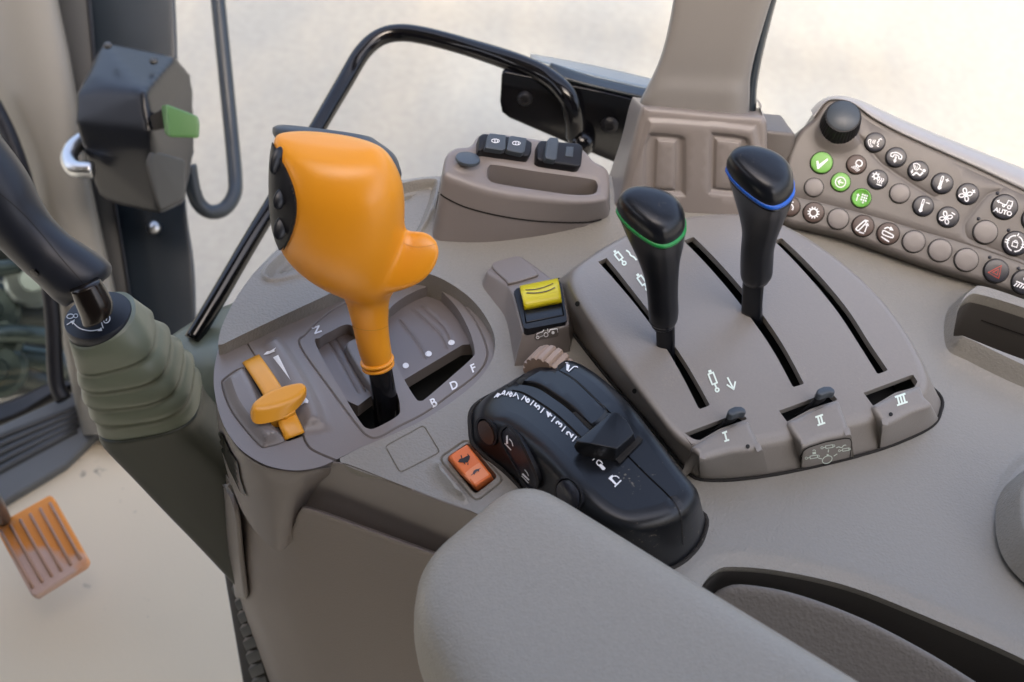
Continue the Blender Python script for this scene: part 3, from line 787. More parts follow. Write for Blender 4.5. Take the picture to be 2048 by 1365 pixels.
# lock tabs standing in the front wells
LK = 'black lock tabs in the wells of the lever cover'
def lock(pts, knob, label):
    c = D.PW(knob[0], knob[1], .03)
    t = thing('lock_tab', label, 'lock tab', c, LK)
    (ax, ay), (bx, by) = pts
    sec = [(ax-11, ay+4, ax+13, ay-6, .35, 3), ((ax+bx)/2-10, (ay+by)/2+3, (ax+bx)/2+12, (ay+by)/2-4, .35, 3), (bx-13, by+5, bx+13, by-3, .38, 3), (bx-8, by-9, bx+14, by-14, .4, 3)]
    d = proj(D.PW(knob[0], knob[1], .046))[2]
    body('stem', sec, d, knob[1], .9, M['blackr'], t, su=4)
    q = [(knob[0]-19, knob[1]+3), (knob[0]-17, knob[1]-6), (knob[0]-4, knob[1]-12), (knob[0]+10, knob[1]-12), (knob[0]+18, knob[1]-6), (knob[0]+19, knob[1]+2), (knob[0]+6, knob[1]+1), (knob[0]-10, knob[1]+7)]
    prism('tip', q, .0465, .052, M['slate'], t, bev=.0015)
    return t
# note: traced tip height .049
lock([(1424, 868), (1462, 838)], (1474, 824), 'black lock tab poking up behind the numeral I')
lock([(1600, 830), (1638, 800)], (1652, 784), 'black lock tab poking up behind the numeral II')

# ------------------------------------------------------------------ ball-headed levers
def lever(cx, cy, ring_mat, label, secs, shaft, d0, py0, k, ringsec, domes, collar, k2=0):
    base = PD(shaft[-1][0], shaft[-1][1], d0)
    t = thing('control_lever', label, 'lever', D.PW(cx, cy, .03), 'ball headed control levers standing in the cover slots')
    body('grip', secs, d0, py0, k, M['blackk'], t, nseg=36, su=6, k2=k2)
    L = ringsec
    def sc(s, f, dy=0):
        mx, my = (s[0]+s[2])/2, (s[1]+s[3])/2
        return (mx+(s[0]-mx)*f, my+(s[1]-my)*f+dy, mx+(s[2]-mx)*f, my+(s[3]-my)*f+dy)+tuple(s[4:])
    body('colour_ring', [sc(L, .90, 5), sc(L, 1.0, 3.5), sc(L, 1.03, 0), sc(L, 1.0, -3.5), sc(L, .90, -5)], d0, py0, k, ring_mat, t, nseg=48, su=3, k2=k2)
    body('cap', [sc(L, .95, 3), sc(L, .975, -3), sc(L, .99, -10), sc(L, .975, -19), sc(L, .91, -28), sc(L, .79, -35), sc(L, .60, -39.5), sc(L, .35, -42), sc(L, .1, -43)], d0, py0, k, M['blackk'], t, nseg=44, su=5, k2=k2)
    for c in collar:
        body('collar', [sc(c, .93, 4), sc(c, 1.02, 2), sc(c, 1.02, -2), sc(c, .93, -4)], d0, py0, k, M['blackk'], t, nseg=32, su=2, k2=k2)
    body('shaft', shaft, d0, py0, k, M['blackk'], t, nseg=24, su=3, k2=k2)
    return t
# green ring
gs = [(1310, 654, 1347, 650, .9), (1300, 645, 1354, 638, .9), (1297, 625, 1357, 620, .9), (1294, 590, 1356, 588, .9), (1288, 555, 1357, 552, .9), (1274, 515, 1360, 520, .86, 2, .05, 1.0, .05), (1254, 474, 1367, 486, .80, 2, .22, 1.08, .16), (1238, 436, 1371, 457, .74, 2.1, .42, 1.36, .30)]
gr = (1233, 424, 1371, 452, .74, 2.2, .42, 1.40, .30)
gd = [(1236, 408, 1369, 438, .84, 2.3, .10), (1244, 392, 1358, 424, .82, 2.3, .05), (1262, 382, 1338, 408, .78, 2.2), (1285, 380, 1314, 392, .75)]
lever(1335, 710, M['ringg'], 'short black ball-headed lever with a green ring round its head', gs,
      [(1314, 712, 1350, 730, .5, 4), (1312, 670, 1350, 672, .5, 4), (1311, 640, 1349, 638, .5, 4)], proj(D.PW(1333, 715, .034))[2], 715, .92, gr, gd, [(1299, 642, 1353, 637, .9), (1303, 650, 1350, 645, .9)])
bs = [(1488, 567, 1530, 560, .9), (1482, 556, 1543, 548, .9), (1481, 530, 1546, 525, .9), (1482, 500, 1548, 497, .9), (1484, 470, 1555, 470, .9), (1480, 440, 1565, 445, .86, 2, .05, 1.0, .05), (1468, 396, 1578, 414, .80, 2, .22, 1.08, .16), (1456, 354, 1588, 384, .74, 2.1, .42, 1.36, .32)]
br = (1452, 342, 1588, 374, .74, 2.2, .42, 1.42, .32)
bd = [(1456, 326, 1587, 358, .84, 2.3, .10), (1464, 312, 1578, 345, .82, 2.3, .05), (1480, 304, 1556, 330, .78, 2.2), (1503, 300, 1532, 312, .75)]
lever(1508, 640, M['ringb'], 'taller black ball-headed lever with a blue ring round its head', bs,
      [(1484, 622, 1524, 650, .5, 4), (1484, 585, 1526, 590, .5, 4), (1488, 552, 1530, 550, .5, 4)], proj(D.PW(1505, 635, .042))[2], 635, .95, br, bd, [(1483, 553, 1542, 546, .9), (1487, 562, 1537, 555, .9)])

# ================================================================== hitch control unit (black)
hu = thing('hitch_control', 'black control pod with the white scale 2 to 9 and a blocky paddle', 'control pod', D.PW(1180, 900, 0))
_h0 = D.P(1010, 775, .03); _h1 = D.P(1370, 1000, .03); _hx = nrm(_h1-_h0); _hL = np.linalg.norm(_h1-_h0)
def fh(x, y):
    s = ((x-_h0[0])*_hx[0]+(y-_h0[1])*_hx[1])/_hL
    t = (-(x-_h0[0])*_hx[1]+(y-_h0[1])*_hx[0])
    return .016+.034*np.sin(np.clip(s*1.25+.12, 0, 1)*math.pi/2)-.006*np.clip(s-.7, 0, 1)
hT = [(966, 808), (985, 782), (1030, 752), (1070, 730), (1110, 714), (1150, 714), (1195, 738), (1250, 785), (1310, 858), (1362, 926), (1393, 972), (1388, 1002), (1352, 1030), (1300, 1046), (1245, 1050), (1195, 1025), (1150, 982), (1112, 936), (1070, 893), (1020, 852), (985, 836)]
hB = [(944, 862), (950, 815), None, None, None, None, None, None, None, None, (1406, 1030), (1404, 1072), (1382, 1106), (1346, 1132), (1300, 1140), (1210, 1125), (1130, 1080), (1075, 1010), (1020, 950), (978, 915), (950, 888)]
T, B = match(hT, hB, D, fh, 0.0, .006, 6)
hH = HF(fh)
def hl_(pts, hw=.0007, dp=.0016): hH.groove(line(pts, fh, step=.0014), hw, dp)
GA = [(1034, 767), (1060.6, 770), (1082.6, 777.7), (1107.5, 793.8), (1133.8, 812.8), (1155.8, 831.9), (1182, 857)]
GB = [(1011.5, 783), (1028.4, 782), (1050.3, 788.6), (1082.6, 808.4), (1111.9, 829), (1141, 855.3), (1160, 874)]
GC = [(1117.7, 742.5), (1141, 754), (1167.5, 776), (1190, 798), (1217, 824)]
hH.pad(ring(GA+GC[::-1]+[(1090, 741), (1062, 740)], fh, step=.0016, sub=4), .0022, .0022, 2)
hl_(GC, .0008, .002)
hl_(GA, .0013, .003)
hl_(GB, .0009, .002)
hl_([(1018, 770), (1008, 782), (1000, 790)], .0008, .002)
hl_([(1243, 900), (1290, 947), (1330, 985), (1352, 1010), (1362, 1030)], .0007, .0018)
hl_([(1000, 770), (1014, 766), (1040, 752), (1060, 742)], .0008, .002)
pod = plateau('shell', None, None, hH, 0.0, .011, M['black'], hu, rings=(T, B), step=.0045, nw=5)
decal('quadrant_gap', [taper(GA, 1.5, 9), taper(GB, 2, 5), taper(GC, 4, 3), taper([(1002, 771), (1011, 767), (1019, 774), (1040, 756), (1066, 737)], 3, 2)], [pod], M['gap'], hu, lift=.0003)
decal('shell_seam', [taper([(1243, 900), (1290, 947), (1330, 985), (1352, 1010), (1362, 1040), (1365, 1090)], 2.2, 2.0)], [pod], M['gap'], hu, lift=.0003)
gr_ = resamp(offs(B, -.0012), .004); V, F = tube_geo(np.c_[gr_, np.full(len(gr_), -.0003)], .0016, 6, 1, True); mk('dusty_gap', V, F, mat('dusty_gap', (.02, .017, .014), .9, dust=.9), hu)
# paddle
def ph(px, py, z): return D.PW(px, py, z)
zt = .050
pad = hull('paddle', [ph(1152, 883, zt+.010), ph(1226, 823, zt+.015), ph(1236, 826, zt+.015), ph(1254, 842, zt+.015), ph(1268, 868, zt+.014), ph(1233, 898, zt+.014), ph(1181, 888, zt+.014),
                      ph(1147, 893, zt+.004), ph(1152, 904, zt), ph(1166, 912, zt-.002), ph(1199, 920, zt-.002), ph(1229, 926, zt-.002), ph(1272, 883, zt-.002), ph(1244, 850, zt-.004), ph(1205, 850, zt-.004)], M['black'], hu, bev=.0024, seg=4, angle=60)
hull('paddle_slot', [ph(1240, 928, .047), ph(1286, 880, .047), ph(1276, 872, .047), ph(1228, 918, .047), ph(1240, 928, .052), ph(1286, 880, .052), ph(1276, 872, .052), ph(1228, 918, .052)], M['gap'], hu, bev=0)
# ribbed thumb wheel
wc = D.PW(1101, 745, .0130); wx = nrm(D.PW(1136, 726, .02)-D.PW(1086, 752, .02)); wp = nrm(_h1-_h0); wp = np.array([wp[0], wp[1], 0])
prof = []; V = []; F = []
ax = np.array([-wp[1], wp[0], 0]); ax = nrm(ax); n_ = 72; Rw = .0185
for j, (w, rr) in enumerate(((-.5, .80), (-.5, .96), (-.42, 1), (.42, 1), (.5, .96), (.5, .80))):
    for q in range(n_):
        th = 2*math.pi*q/n_; rb = Rw*(rr-(.10 if (q % 4 == 0 and rr > .9) else 0))
        V.append(wc+ax*w*.017+rb*(math.cos(th)*wp+math.sin(th)*np.array([0, 0, 1])))
wheel = mk('thumb_wheel', V, gridfaces(6, n_, False, True)+[tuple(range(n_))[::-1], tuple(5*n_+i for i in range(n_))], M['tan'], hu, angle=30)
decal('wheel_slot', [fill([(1106, 722), (1112, 710), (1124, 712), (1136, 722), (1128, 733), (1118, 742)], 4)], [pod], M['gap'], hu, lift=.0004)
# side buttons
def on(c, ob, r_in=None):
    h = hit(c[0], c[1], ob); return h
def pillpad(name, ring_px, ob, mt, parent, lift=.0015, rim=None):
    return decal(name, [fill(ring_px, 5)], [ob], mt, parent, lift=lift, thick=.0016)
pillpad('round_button', circ((976, 866), 13, 22, 24, -.42), pod, M['brown'], hu, .0012)
decal('button_rim', [stroke(circ((977, 864), 17, 30, 28, -.42), 4, True)], [pod], M['blackr'], hu, lift=.0012, thick=.002)
ov = cr([(1010, 866), (1018, 858), (1030, 866), (1045, 885), (1062, 915), (1076, 945), (1080, 965), (1072, 974), (1058, 965), (1040, 935), (1020, 900), (1011, 880)], True, 5)
rk = pillpad('rocker_button', ov, pod, M['btn'], hu, .0014)
decal('rocker_rim', [stroke(offs(ov, -3), 5, True)], [pod], M['blackr'], hu, lift=.0018, thick=.003)
pillpad('round_button', circ((1140, 990), 20, 22, 30, -.5), pod, M['btn'], hu, .0012)
decal('button_rim', [stroke(circ((1141, 988), 23, 30, 34, -.5), 4, True)], [pod], M['blackr'], hu, lift=.0012, thick=.002)
# print
it = []
digs = [('2', (1139.5, 870)), ('3', (1118.5, 849.5)), ('4', (1097.5, 831)), ('5', (1074.8, 814.5)), ('6', (1054.5, 801)), ('7', (1036, 793.5)), ('8', (1021.5, 789.5)), ('9', (1008.5, 788))]
ux0 = np.array([.60, -.80]); uy0 = np.array([-.78, -.62])
for i, (s, c) in enumerate(digs):
    q = [1, 1, .97, .93, .88, .8, .65, .5][i]; a = rad([0, 0, 2, 5, 10, 17, 22, 24][i]); r_ = np.array([[math.cos(a), -math.sin(a)], [math.sin(a), math.cos(a)]])
    it.append(text(s, c, ux0*19, (r_@uy0)*20*q, .035))
for c, q in (((1149, 879.5), 1), ((1127.5, 859.5), 1), ((1106.8, 840), 1), ((1085, 822.5), .95), ((1064.5, 807.5), .9), ((1046.5, 797.5), .85), ((1029.8, 791), .8), ((1015.5, 788.5), .75)):
    d = np.array([.62, -.78])*6.5*q; it.append(stroke([np.array(c)-d, np.array(c)+d], 2.4))
it += [stroke([(989, 797), (997, 788)], 2), stroke([(994, 796), (1000, 789)], 4), stroke([(1001, 792), (1006, 787)], 1.6)]
# lock mark, arm marks
it += [fill([(1196, 932), (1202, 929), (1211, 938), (1208, 942), (1204, 941)], 3), stroke(cr([(1197, 933), (1193, 927), (1197, 922), (1203, 926), (1205, 930)], False, 4), 2), stroke([(1185, 922), (1189, 919)], 2)]
it += [fill([(1216, 958), (1221, 956), (1233, 969), (1230, 971)], 3), stroke([(1229, 975), (1242, 962)], 2.6), stroke(cr([(1238, 958), (1233, 954), (1226, 954), (1221, 958)], False, 4), 2), fill([(1218, 956), (1225, 951), (1224, 959)], 3)]
it += [fill([(1133, 729), (1140, 732), (1137, 744), (1133, 742)], 3), stroke([(1137, 745), (1148, 735)], 2.2), stroke([(1148, 735), (1154, 735), (1156, 737)], 1.8), stroke([(1131, 727), (1137, 728)], 1.5)]
decal('scale_print', it, [pod], M['white'], pod, lift=.0006)
it = [fill([(1016, 872), (1019, 871), (1020, 887), (1016, 888)], 3), stroke([(1013, 886), (1026, 899)], 1.8), stroke(cr([(1022, 878), (1027, 883), (1030, 892)], False, 4), 1.6)]
it += [fill([(1047, 947), (1050, 945), (1063, 958), (1061, 960)], 3), stroke([(1047, 950), (1061, 965)], 1.6), stroke(cr([(1053, 938), (1058, 944), (1061, 951)], False, 4), 1.4)]
decal('arm_symbol', it, [pod, rk], M['white'], rk, lift=.0016)

# ================================================================== orange rocker
ro = thing('speed_rocker', 'small orange rocker switch printed with a black hare and a grey tortoise', 'rocker switch', D.PW(943, 937, 0))
fr_ = lambda z: (lambda x, y: np.zeros_like(x)+z)
hull('rocker', [D.PW(896, 912, .007), D.PW(934, 889, .007), D.PW(960, 927, .0035), D.PW(924, 952, .0035), D.PW(984, 951, .007), D.PW(950, 974, .007),
                D.PW(990, 962, -.006), D.PW(955, 986, -.006), D.PW(894, 922, -.006), D.PW(938, 893, -.006)], M['rock'], ro, bev=.0018, seg=4, angle=60)
rk2 = bpy.data.objects['rocker']
decal('worn_half', [fill([(925, 948), (958, 926), (978, 950), (946, 970)], 6)], [rk2], M['rock2'], rk2, lift=.0002)
hare = [(916, 925), (919, 919), (923, 918), (921, 912), (923, 911), (925, 918), (930, 915), (936, 912), (934, 909), (936, 909), (940, 914), (939, 920), (936, 924), (937, 930), (934, 931), (936, 926), (930, 926), (931, 931), (926, 926), (921, 926)]
tor = [(941, 952), (945, 949), (947, 943), (952, 940), (957, 939), (962, 937), (958, 941), (958, 945), (955, 943), (950, 948), (949, 951), (947, 949), (943, 952)]
decal('hare_print', [fill(hare, 3)], [rk2], M['darkink'], rk2, lift=.0004)
decal('tortoise_print', [fill(tor, 3)], [rk2], M['greyink'], rk2, lift=.0005)

# ================================================================== yellow switch in the tower
ys = thing('yellow_switch', 'black rocker switch with a scuffed yellow flap in the taupe tower', 'switch', D.PW(1083, 610, .02))
TF = Frame(D.PW(1083, 610, float(ft(*[np.array([c]) for c in D.Pf(1083, 610, ft)])[0])), D.PW(1120, 600, .02)-D.PW(1040, 610, .02), np.cross(D.PW(1120, 600, .0225)-D.PW(1040, 615, .0205), D.PW(1075, 570, .018)-D.PW(1090, 650, .0255)))
if TF.n@FWD > 0: TF = Frame(TF.o, TF.u, -TF.n)
fo = ring([(1028, 583), (1034, 577), (1112, 561), (1120, 563), (1124, 575), (1134, 638), (1131, 644), (1055, 658), (1048, 656)], .003, TF, .0012, smooth=False)
fi = ring([(1041, 580), (1117, 568), (1129, 632), (1051, 648)], .003, TF, .0012, smooth=False)
surf('bezel', fo, flat(.003), M['blackr'], ys, fr=TF, holes=[fi], step=.004, hole_depth=.008, skirt=.006, floor=True)
prism('lower_flap', [(1046, 616), (1122, 602), (1128, 630), (1052, 645)], -.004, .0015, M['blackk'], ys, fr=TF, bev=.001)
G = []
for (ax_, ay_, bx_, by_, h) in ((1040, 577, 1116, 562, .0035), (1041, 585, 1118, 569, .0065), (1044, 598, 1120, 583, .0070), (1047, 612, 1122, 599, .0045), (1048, 618, 1122, 603, .001)):
    G.append([TF.PW(ax_+(bx_-ax_)*t, ay_+(by_-ay_)*t, h) for t in (0, .33, .66, 1)])
yf = gpatch('yellow_flap', G, M['yellow'], ys, su=5, sv=3, thick=.002)
decal('worn_line', [stroke(cr([(1051, 581), (1070, 580), (1090, 575), (1106, 568)], False, 5), 1.6), stroke(cr([(1053, 587), (1075, 587), (1095, 583), (1110, 576)], False, 5), 2.0)], [yf], M['brown'], yf, lift=.0004)
# ================================================================== orange hand throttle
sld = thing('hand_throttle', 'orange slider with a wide thumb tab in the left front corner of the console', 'slider', D.PW(548, 800, 0))
G = []
for i in range(9):
    t = i/8; a = np.array([488, 727])*(1-t)+np.array([573, 880])*t; b = np.array([517, 713])*(1-t)+np.array([606, 867])*t
    bow = math.sin(math.pi*t); a = a+np.array([5, -3])*bow; b = b+np.array([5, -3])*bow
    zz = zr(*((a+b)/2))+.0005+.0085*bow**.6
    G.append([D.PW(*(a*(1-s)+b*s), zz-(.0012 if s in (0, 1) else 0)) for s in (0, .12, .5, .88, 1)])
gpatch('slider_band', G, M['orange2'], sld, su=3, sv=2, thick=.0015)
def thumb_tab():
    c0 = zr(555, 800)+.020
    top = [(505, 812), (512, 800), (540, 780), (575, 768), (600, 764), (610, 768), (613, 777), (604, 790), (580, 803), (545, 813), (515, 816)]
    low = [(501, 826), (506, 806), (538, 786), (575, 776), (600, 772), (611, 778), (612, 788), (600, 806), (576, 826), (545, 838), (512, 842)]
    fz = flat(c0)
    return plateau('thumb_tab', top, [(a, b+6) for a, b in low], fz, c0-.0075, .003, M['orange2'], sld, step=.006, sub=5)
thumb_tab()
prism('tab_neck', [(540, 838), (545, 808), (572, 798), (592, 822), (572, 834)], zr(565, 830)+.002, zr(565, 830)+.012, M['orange2'], sld, bev=.001)

# ================================================================== orange joystick
js = thing('joystick', 'big orange gear joystick with a black thumb pad and a thumb rest', 'joystick', D.PW(765, 800, -.01))
jd = proj(D.PW(765, 800, -.01))[2]; jpy = 800; jk = .60
head = [(684, 576, 781, 592, .90, 2.0), (652, 560, 792, 580, .88, 2.0), (608, 535, 801, 548, .88, 2.0), (572, 502, 806, 508, .86, 2.05), (552, 462, 808, 470, .84, 2.1), (545, 420, 809, 435, .82, 2.1), (543, 380, 808, 402, .80, 2.1),
        (543, 340, 803, 372, .76, 2.1), (545, 305, 790, 340, .68, 2.1), (548, 284, 776, 318, .56, 2.2), (549, 275, 762, 305, .40, 2.2), (552, 270, 748, 296, .20, 2.1)]
neck = [(729, 739, 785, 729, .95), (722, 722, 787, 712, .95), (714, 700, 783, 690, .95), (704, 655, 779, 650, .92), (693, 612, 780, 608, .88), (680, 572, 784, 585, .84), (672, 545, 792, 560, .7), (668, 520, 792, 530, .6)]
horn = [(740, 500, 738, 600, .5), (775, 482, 772, 594, .42), (805, 462, 806, 586, .34), (832, 457, 838, 574, .30), (856, 461, 862, 555, .28), (873, 472, 877, 532, .26), (883, 486, 885, 510, .24)]
def hd_(px): return None
ghead = body_geo(head, jd, jpy, jk, nseg=40, su=5); gneck = body_geo(neck, jd, jpy, jk, nseg=32, su=4)
dh = jd-jk*(jpy-535)*jd/FPX
ghorn = body_geo(horn, 0, 0, 0, nseg=24, su=4, d_list=[dh-.004, dh-.010, dh-.014, dh-.017, dh-.019, dh-.021, dh-.022])
V, F = merge([ghead, gneck, ghorn])
grip = mk('grip', V, F, M['orange'], js, mods=[('REMESH', dict(mode='VOXEL', voxel_size=.0011, use_smooth_shade=True)), ('SMOOTH', dict(factor=.5, iterations=5))])
gm_ = grip.data; co = np.array([v.co for v in gm_.vertices]); ed = np.array([e.vertices[:] for e in gm_.edges]); wp_ = co+ORG[grip.name]
zc = (wp_-CAM)@FWD; yc = 682.5-FPX*((wp_-CAM)@UPV)/zc; wt = (.08+.52*sstep((yc-400)/90))[:, None]
deg = np.bincount(ed.ravel(), minlength=len(co))[:, None].astype(float)
for _ in range(60):
    ac = np.stack([np.bincount(ed[:, 0], co[ed[:, 1], k], len(co))+np.bincount(ed[:, 1], co[ed[:, 0], k], len(co)) for k in range(3)], 1)/np.maximum(deg, 1)
    co = co+(ac-co)*wt
gm_.vertices.foreach_set('co', co.ravel()); gm_.update()
for yy, ex in ((731, 1.2), (722, 1.0), (712, .2)):
    x0, x1 = (726-ex-(731-yy)*.35, 786.5+ex-(731-yy)*.05); y0, y1 = yy+5, yy-5
    if ex > .5: body('collar_ring', [(x0+3, y0+4, x1-3, y1+4, .95), (x0-1, y0+2, x1+1, y1+2, .97), (x0-1, y0-2, x1+1, y1-2, .97), (x0+3, y0-4, x1-3, y1-4, .95)], jd, jpy, jk, M['orange'], js, nseg=36, su=3)
padr = cr([(545, 288), (552, 290), (560, 312), (574, 340), (588, 372), (595, 405), (593, 440), (584, 470), (571, 498), (562, 492), (552, 470), (545, 440), (542, 400), (542, 350), (543, 310)], True, 5)
def inner(pts, s=2.5): return offs(np.array(pts), s)
def shell_from(ob, poly, lift, name, mt, parent):
    me = ob.data; org = ORG[ob.name]; V = np.array([v.co for v in me.vertices])+org; N_ = np.array([v.normal for v in me.vertices])
    z = (V-CAM)@FWD; X = 1024+FPX*((V-CAM)@RGT)/z; Y = 682.5-FPX*((V-CAM)@UPV)/z
    ok = inside(poly, X, Y); Fs = [tuple(p.vertices) for p in me.polygons if all(ok[i] for i in p.vertices)]
    used = sorted({i for f in Fs for i in f}); m = {a: b for b, a in enumerate(used)}
    return mk(name, V[used]+N_[used]*lift, [tuple(m[i] for i in f) for f in Fs], mt, parent, mods=[('SOLIDIFY', dict(thickness=.0022, offset=-1))])
pad_poly = np.array([(520, 270)]+[tuple(p) for p in padr if p[0] > 551]+[(520, 500)])
pad_poly = np.array([(520, 284), (548, 287), (560, 312), (574, 340), (587, 372), (593.5, 405), (591.5, 440), (583, 470), (570, 496), (540, 505), (520, 500)])
tp = shell_from(grip, cr(pad_poly, True, 4), .0012, 'thumb_pad', M['blackr'], js)
decal('pad_seam', [stroke(cr([(549, 287), (560, 311), (575, 340), (588.5, 372), (595, 405), (593, 440), (584.5, 470), (571, 498)], False, 5), 2.4)], [grip], M['gap'], js, lift=.0016)
for (c, rx, ry, rot) in (((556, 322), 9, 29, -.22), ((562, 398), 10, 22, -.10), ((564, 455), 11, 25, -.08)):
    h = hit(c[0], c[1], [tp, grip])
    if h is None: continue
    a, b = PD(c[0]-rx*math.cos(rot), c[1]-rx*math.sin(rot), proj(h[0])[2]), PD(c[0]+rx*math.cos(rot), c[1]+rx*math.sin(rot), proj(h[0])[2])
    lx = (b-a)/2; ly = (PD(c[0]-ry*math.sin(-rot), c[1]+ry*math.cos(rot), proj(h[0])[2])-h[0]); n_ = h[1]*.0042
    V = []; K = 12; L = 24
    for i in range(K+1):
        ph_ = math.pi/2*i/K
        for j in range(L):
            th = 2*math.pi*j/L; V.append(h[0]+h[1]*.0004+(lx*math.cos(th)+ly*math.sin(th))*math.cos(ph_)**.8+n_*math.sin(ph_))
    mk('thumb_button', V, gridfaces(K+1, L, False, True), M['blackk'], js)
decal('grip_seam', [stroke(cr([(702, 648), (712, 656), (735, 661), (760, 659), (779, 650)], False, 5), 1.3)], [grip], mat('orange_seam', (.60, .25, .02), .5), js, lift=.0003)
decal('lobe_crease', [stroke(cr([(806, 486), (826, 494), (850, 494), (877, 487)], False, 5), 1.4)], [grip], bpy.data.materials['orange_seam'], js, lift=.0003)
# grey cap over the top edge of the grip
dk = jd-jk*(jpy-300)*jd/FPX
body('top_cap', [(556, 285, 800, 366, .40, 2.4), (547, 270, 803, 350, .40, 2.4), (546, 262, 801, 338, .40, 2.4), (547, 256, 788, 308, .37, 2.4), (556, 251, 745, 276, .30, 2.3)], 0, 0, 0, M['slate'], js, nseg=44, su=4, d_list=[dk+.022]*5)
body('stalk', [(748, 850, 798, 842, .9), (745, 810, 796, 805, .9), (740, 765, 788, 758, .9), (735, 735, 783, 728, .9), (735, 715, 780, 708, .9)], jd, jpy, jk, M['blackgloss'], js, nseg=28, su=4)

# ================================================================== socket box
sb = thing('socket_box', 'raised taupe box with two black socket blocks, a round cap and an open tray', 'socket box', D.PW(1040, 440, 0))
fsb = linear3(D, [(900, 310, .060), (900, 350, .058), (1200, 380, .034)])
fsb = linear3(D, [(900, 320, .058), (1050, 320, .050), (1200, 390, .034)])
sT = [(887, 335), (893, 306), (912, 292), (940, 288), (958, 266), (985, 262), (1060, 272), (1150, 288), (1172, 300), (1188, 318), (1212, 332), (1219, 350), (1216, 392), (1200, 402), (1140, 404), (1060, 396), (980, 382), (920, 362), (890, 348)]
sB = [(874, 420), None, None, None, None, None, None, None, None, None, None, None, (1219, 420), (1212, 436), (1160, 455), (1080, 472), (985, 484), (910, 484), (866, 474)]
bt = ring([(974, 345), (977, 332), (990, 328), (1080, 342), (1180, 356), (1193, 362), (1196, 374), (1188, 386), (1150, 388), (1080, 379), (995, 365), (978, 357)], fsb, step=.0025)
hs = HF(fsb); hs.pad(ring(circ((934, 330), 28, 16, 17), fsb, step=.002), .004, .004); hs.pad(offs(bt, -.003), -.0012, .003)
sbm = plateau('box_body', sT, sB, hs, 0.0, .006, M['box'], sb, holes=[bt], hole_depth=.042, step=.006, floor=True, auto=.006)
decal('lid_seam', [stroke(cr([(878, 385), (892, 396), (930, 414), (990, 430), (1060, 441), (1130, 445), (1180, 444), (1217, 434)], False, 6), 3.0)], [sbm], M['gap'], sbm, lift=.0004)
nT = nrm(np.cross(D.PW(1200, 390, .034)-D.PW(900, 320, .058), D.PW(1050, 320, .050)-D.PW(900, 320, .058))); nT = nT if nT[2] > 0 else -nT
BF = Frame(D.PW(1050, 320, .050), (1, 0, 0), nT)
V, F = lathe_geo(BF.PW(936, 320, .004), nT, [(.0001, 0), (.0092, 0), (.0095, .001), (.0092, .0026), (.0075, .003), (.0001, .003)], 32)
V, F = lathe_geo(BF.PW(935, 323, .003), nrm((.04, .16, 1)), [(.0088, 0), (.0098, .0012), (.0094, .003), (.008, .0034)], 32); mk('round_cap', V, F, M['slate'], sb, angle=40)
bk1 = prism('socket_block', [(957, 302), (958, 272), (966, 266), (1052, 276), (1065, 284), (1064, 304), (1058, 313), (966, 300)], .0, .008, M['blackr'], sb, fr=BF, bev=.002)
bk2 = prism('socket_block', [(1074, 318), (1076, 286), (1082, 280), (1158, 286), (1167, 294), (1163, 330), (1155, 333), (1082, 322)], .0, .008, M['blackr'], sb, fr=BF, bev=.002)
for q, bk in (([(970, 296), (975, 272), (980, 266), (1012, 270), (1012, 298), (1004, 301), (978, 297)], bk1), ([(1013, 299), (1018, 274), (1024, 271), (1054, 276), (1050, 303), (1044, 307), (1020, 302)], bk1)):
    c = prism('socket_lid', q, .0075, .0125, M['slate'], bk, fr=BF, bev=.001)
    cx = sum(p[0] for p in q)/7+.5; cy = sum(p[1] for p in q)/7-3
    decal('lid_symbol', [stroke(circ((cx, cy), 8, 20, 3.6, .05), 1.2, True, 3), stroke([(cx-1, cy-2.6), (cx-1, cy+2.8)], 1.3), stroke([(cx+4, cy-2), (cx+4, cy+3)], 1.3)], [c], M['white'], c, lift=.0004)
prism('socket_lid', [(1090, 311), (1095, 280), (1100, 274), (1116, 276), (1118, 282), (1114, 318), (1108, 320), (1092, 317)], .0075, .0135, M['slate'], bk2, fr=BF, bev=.001)
prism('inset_key', [(1130, 312), (1133, 293), (1148, 294), (1146, 314)], .0075, .0088, M['slate'], bk2, fr=BF, bev=.0006)

# ================================================================== keypad panel
kp = thing('keypad_panel', 'sloping taupe panel covered with round symbol buttons and one ribbed black knob', 'keypad', D.PW(1820, 520, 0))
kA, kB = D.PW(1573, 442, .012), D.PW(2048, 594, .012)
ku = nrm(kB-kA); km = (kA+kB)/2; kn = CAM-km; kn = kn-(kn@ku)*ku; kn = nrm(nrm(kn)+np.array([0, -.05, .25])); kn = nrm(kn-(kn@ku)*ku)
KF = Frame(kA, ku, kn)
kT = [(1556, 400), (1566, 355), (1580, 300), (1600, 262), (1628, 236), (1650, 206), (1672, 199), (1705, 207), (1745, 236), (1800, 266), (1880, 302), (1960, 338), (2060, 385), (2250, 470), (2420, 560), (2420, 760), (2250, 680), (2048, 592), (1976, 566), (1900, 544), (1819, 517), (1700, 474), (1620, 455), (1570, 442)]
kTr = np.array([KF.P(*p) for p in kT])
kr = cr(kTr, True, 5); hk = HF(flat(0.0))
for w_, pts in ((.0009, [(1998, 383), (1985, 385), (1970, 395), (1935, 440), (1930, 455), (1932, 470), (1945, 482), (2048, 522), (2200, 580)]), (.0006, [(1560, 388), (1650, 408), (1756, 436), (1840, 462), (1929, 488), (2048, 530), (2200, 590)]), (.0012, [(1700, 250), (1740, 300), (1770, 332), (1850, 385), (1870, 395)])):
    hk.groove(line(pts, 0.0, KF, .003), w_*2, w_*.9)
hk.groove(line([(1715, 222), (1750, 248), (1820, 282), (1900, 318), (2048, 388), (2240, 478)], 0.0, KF, .003), .0016, .0016)
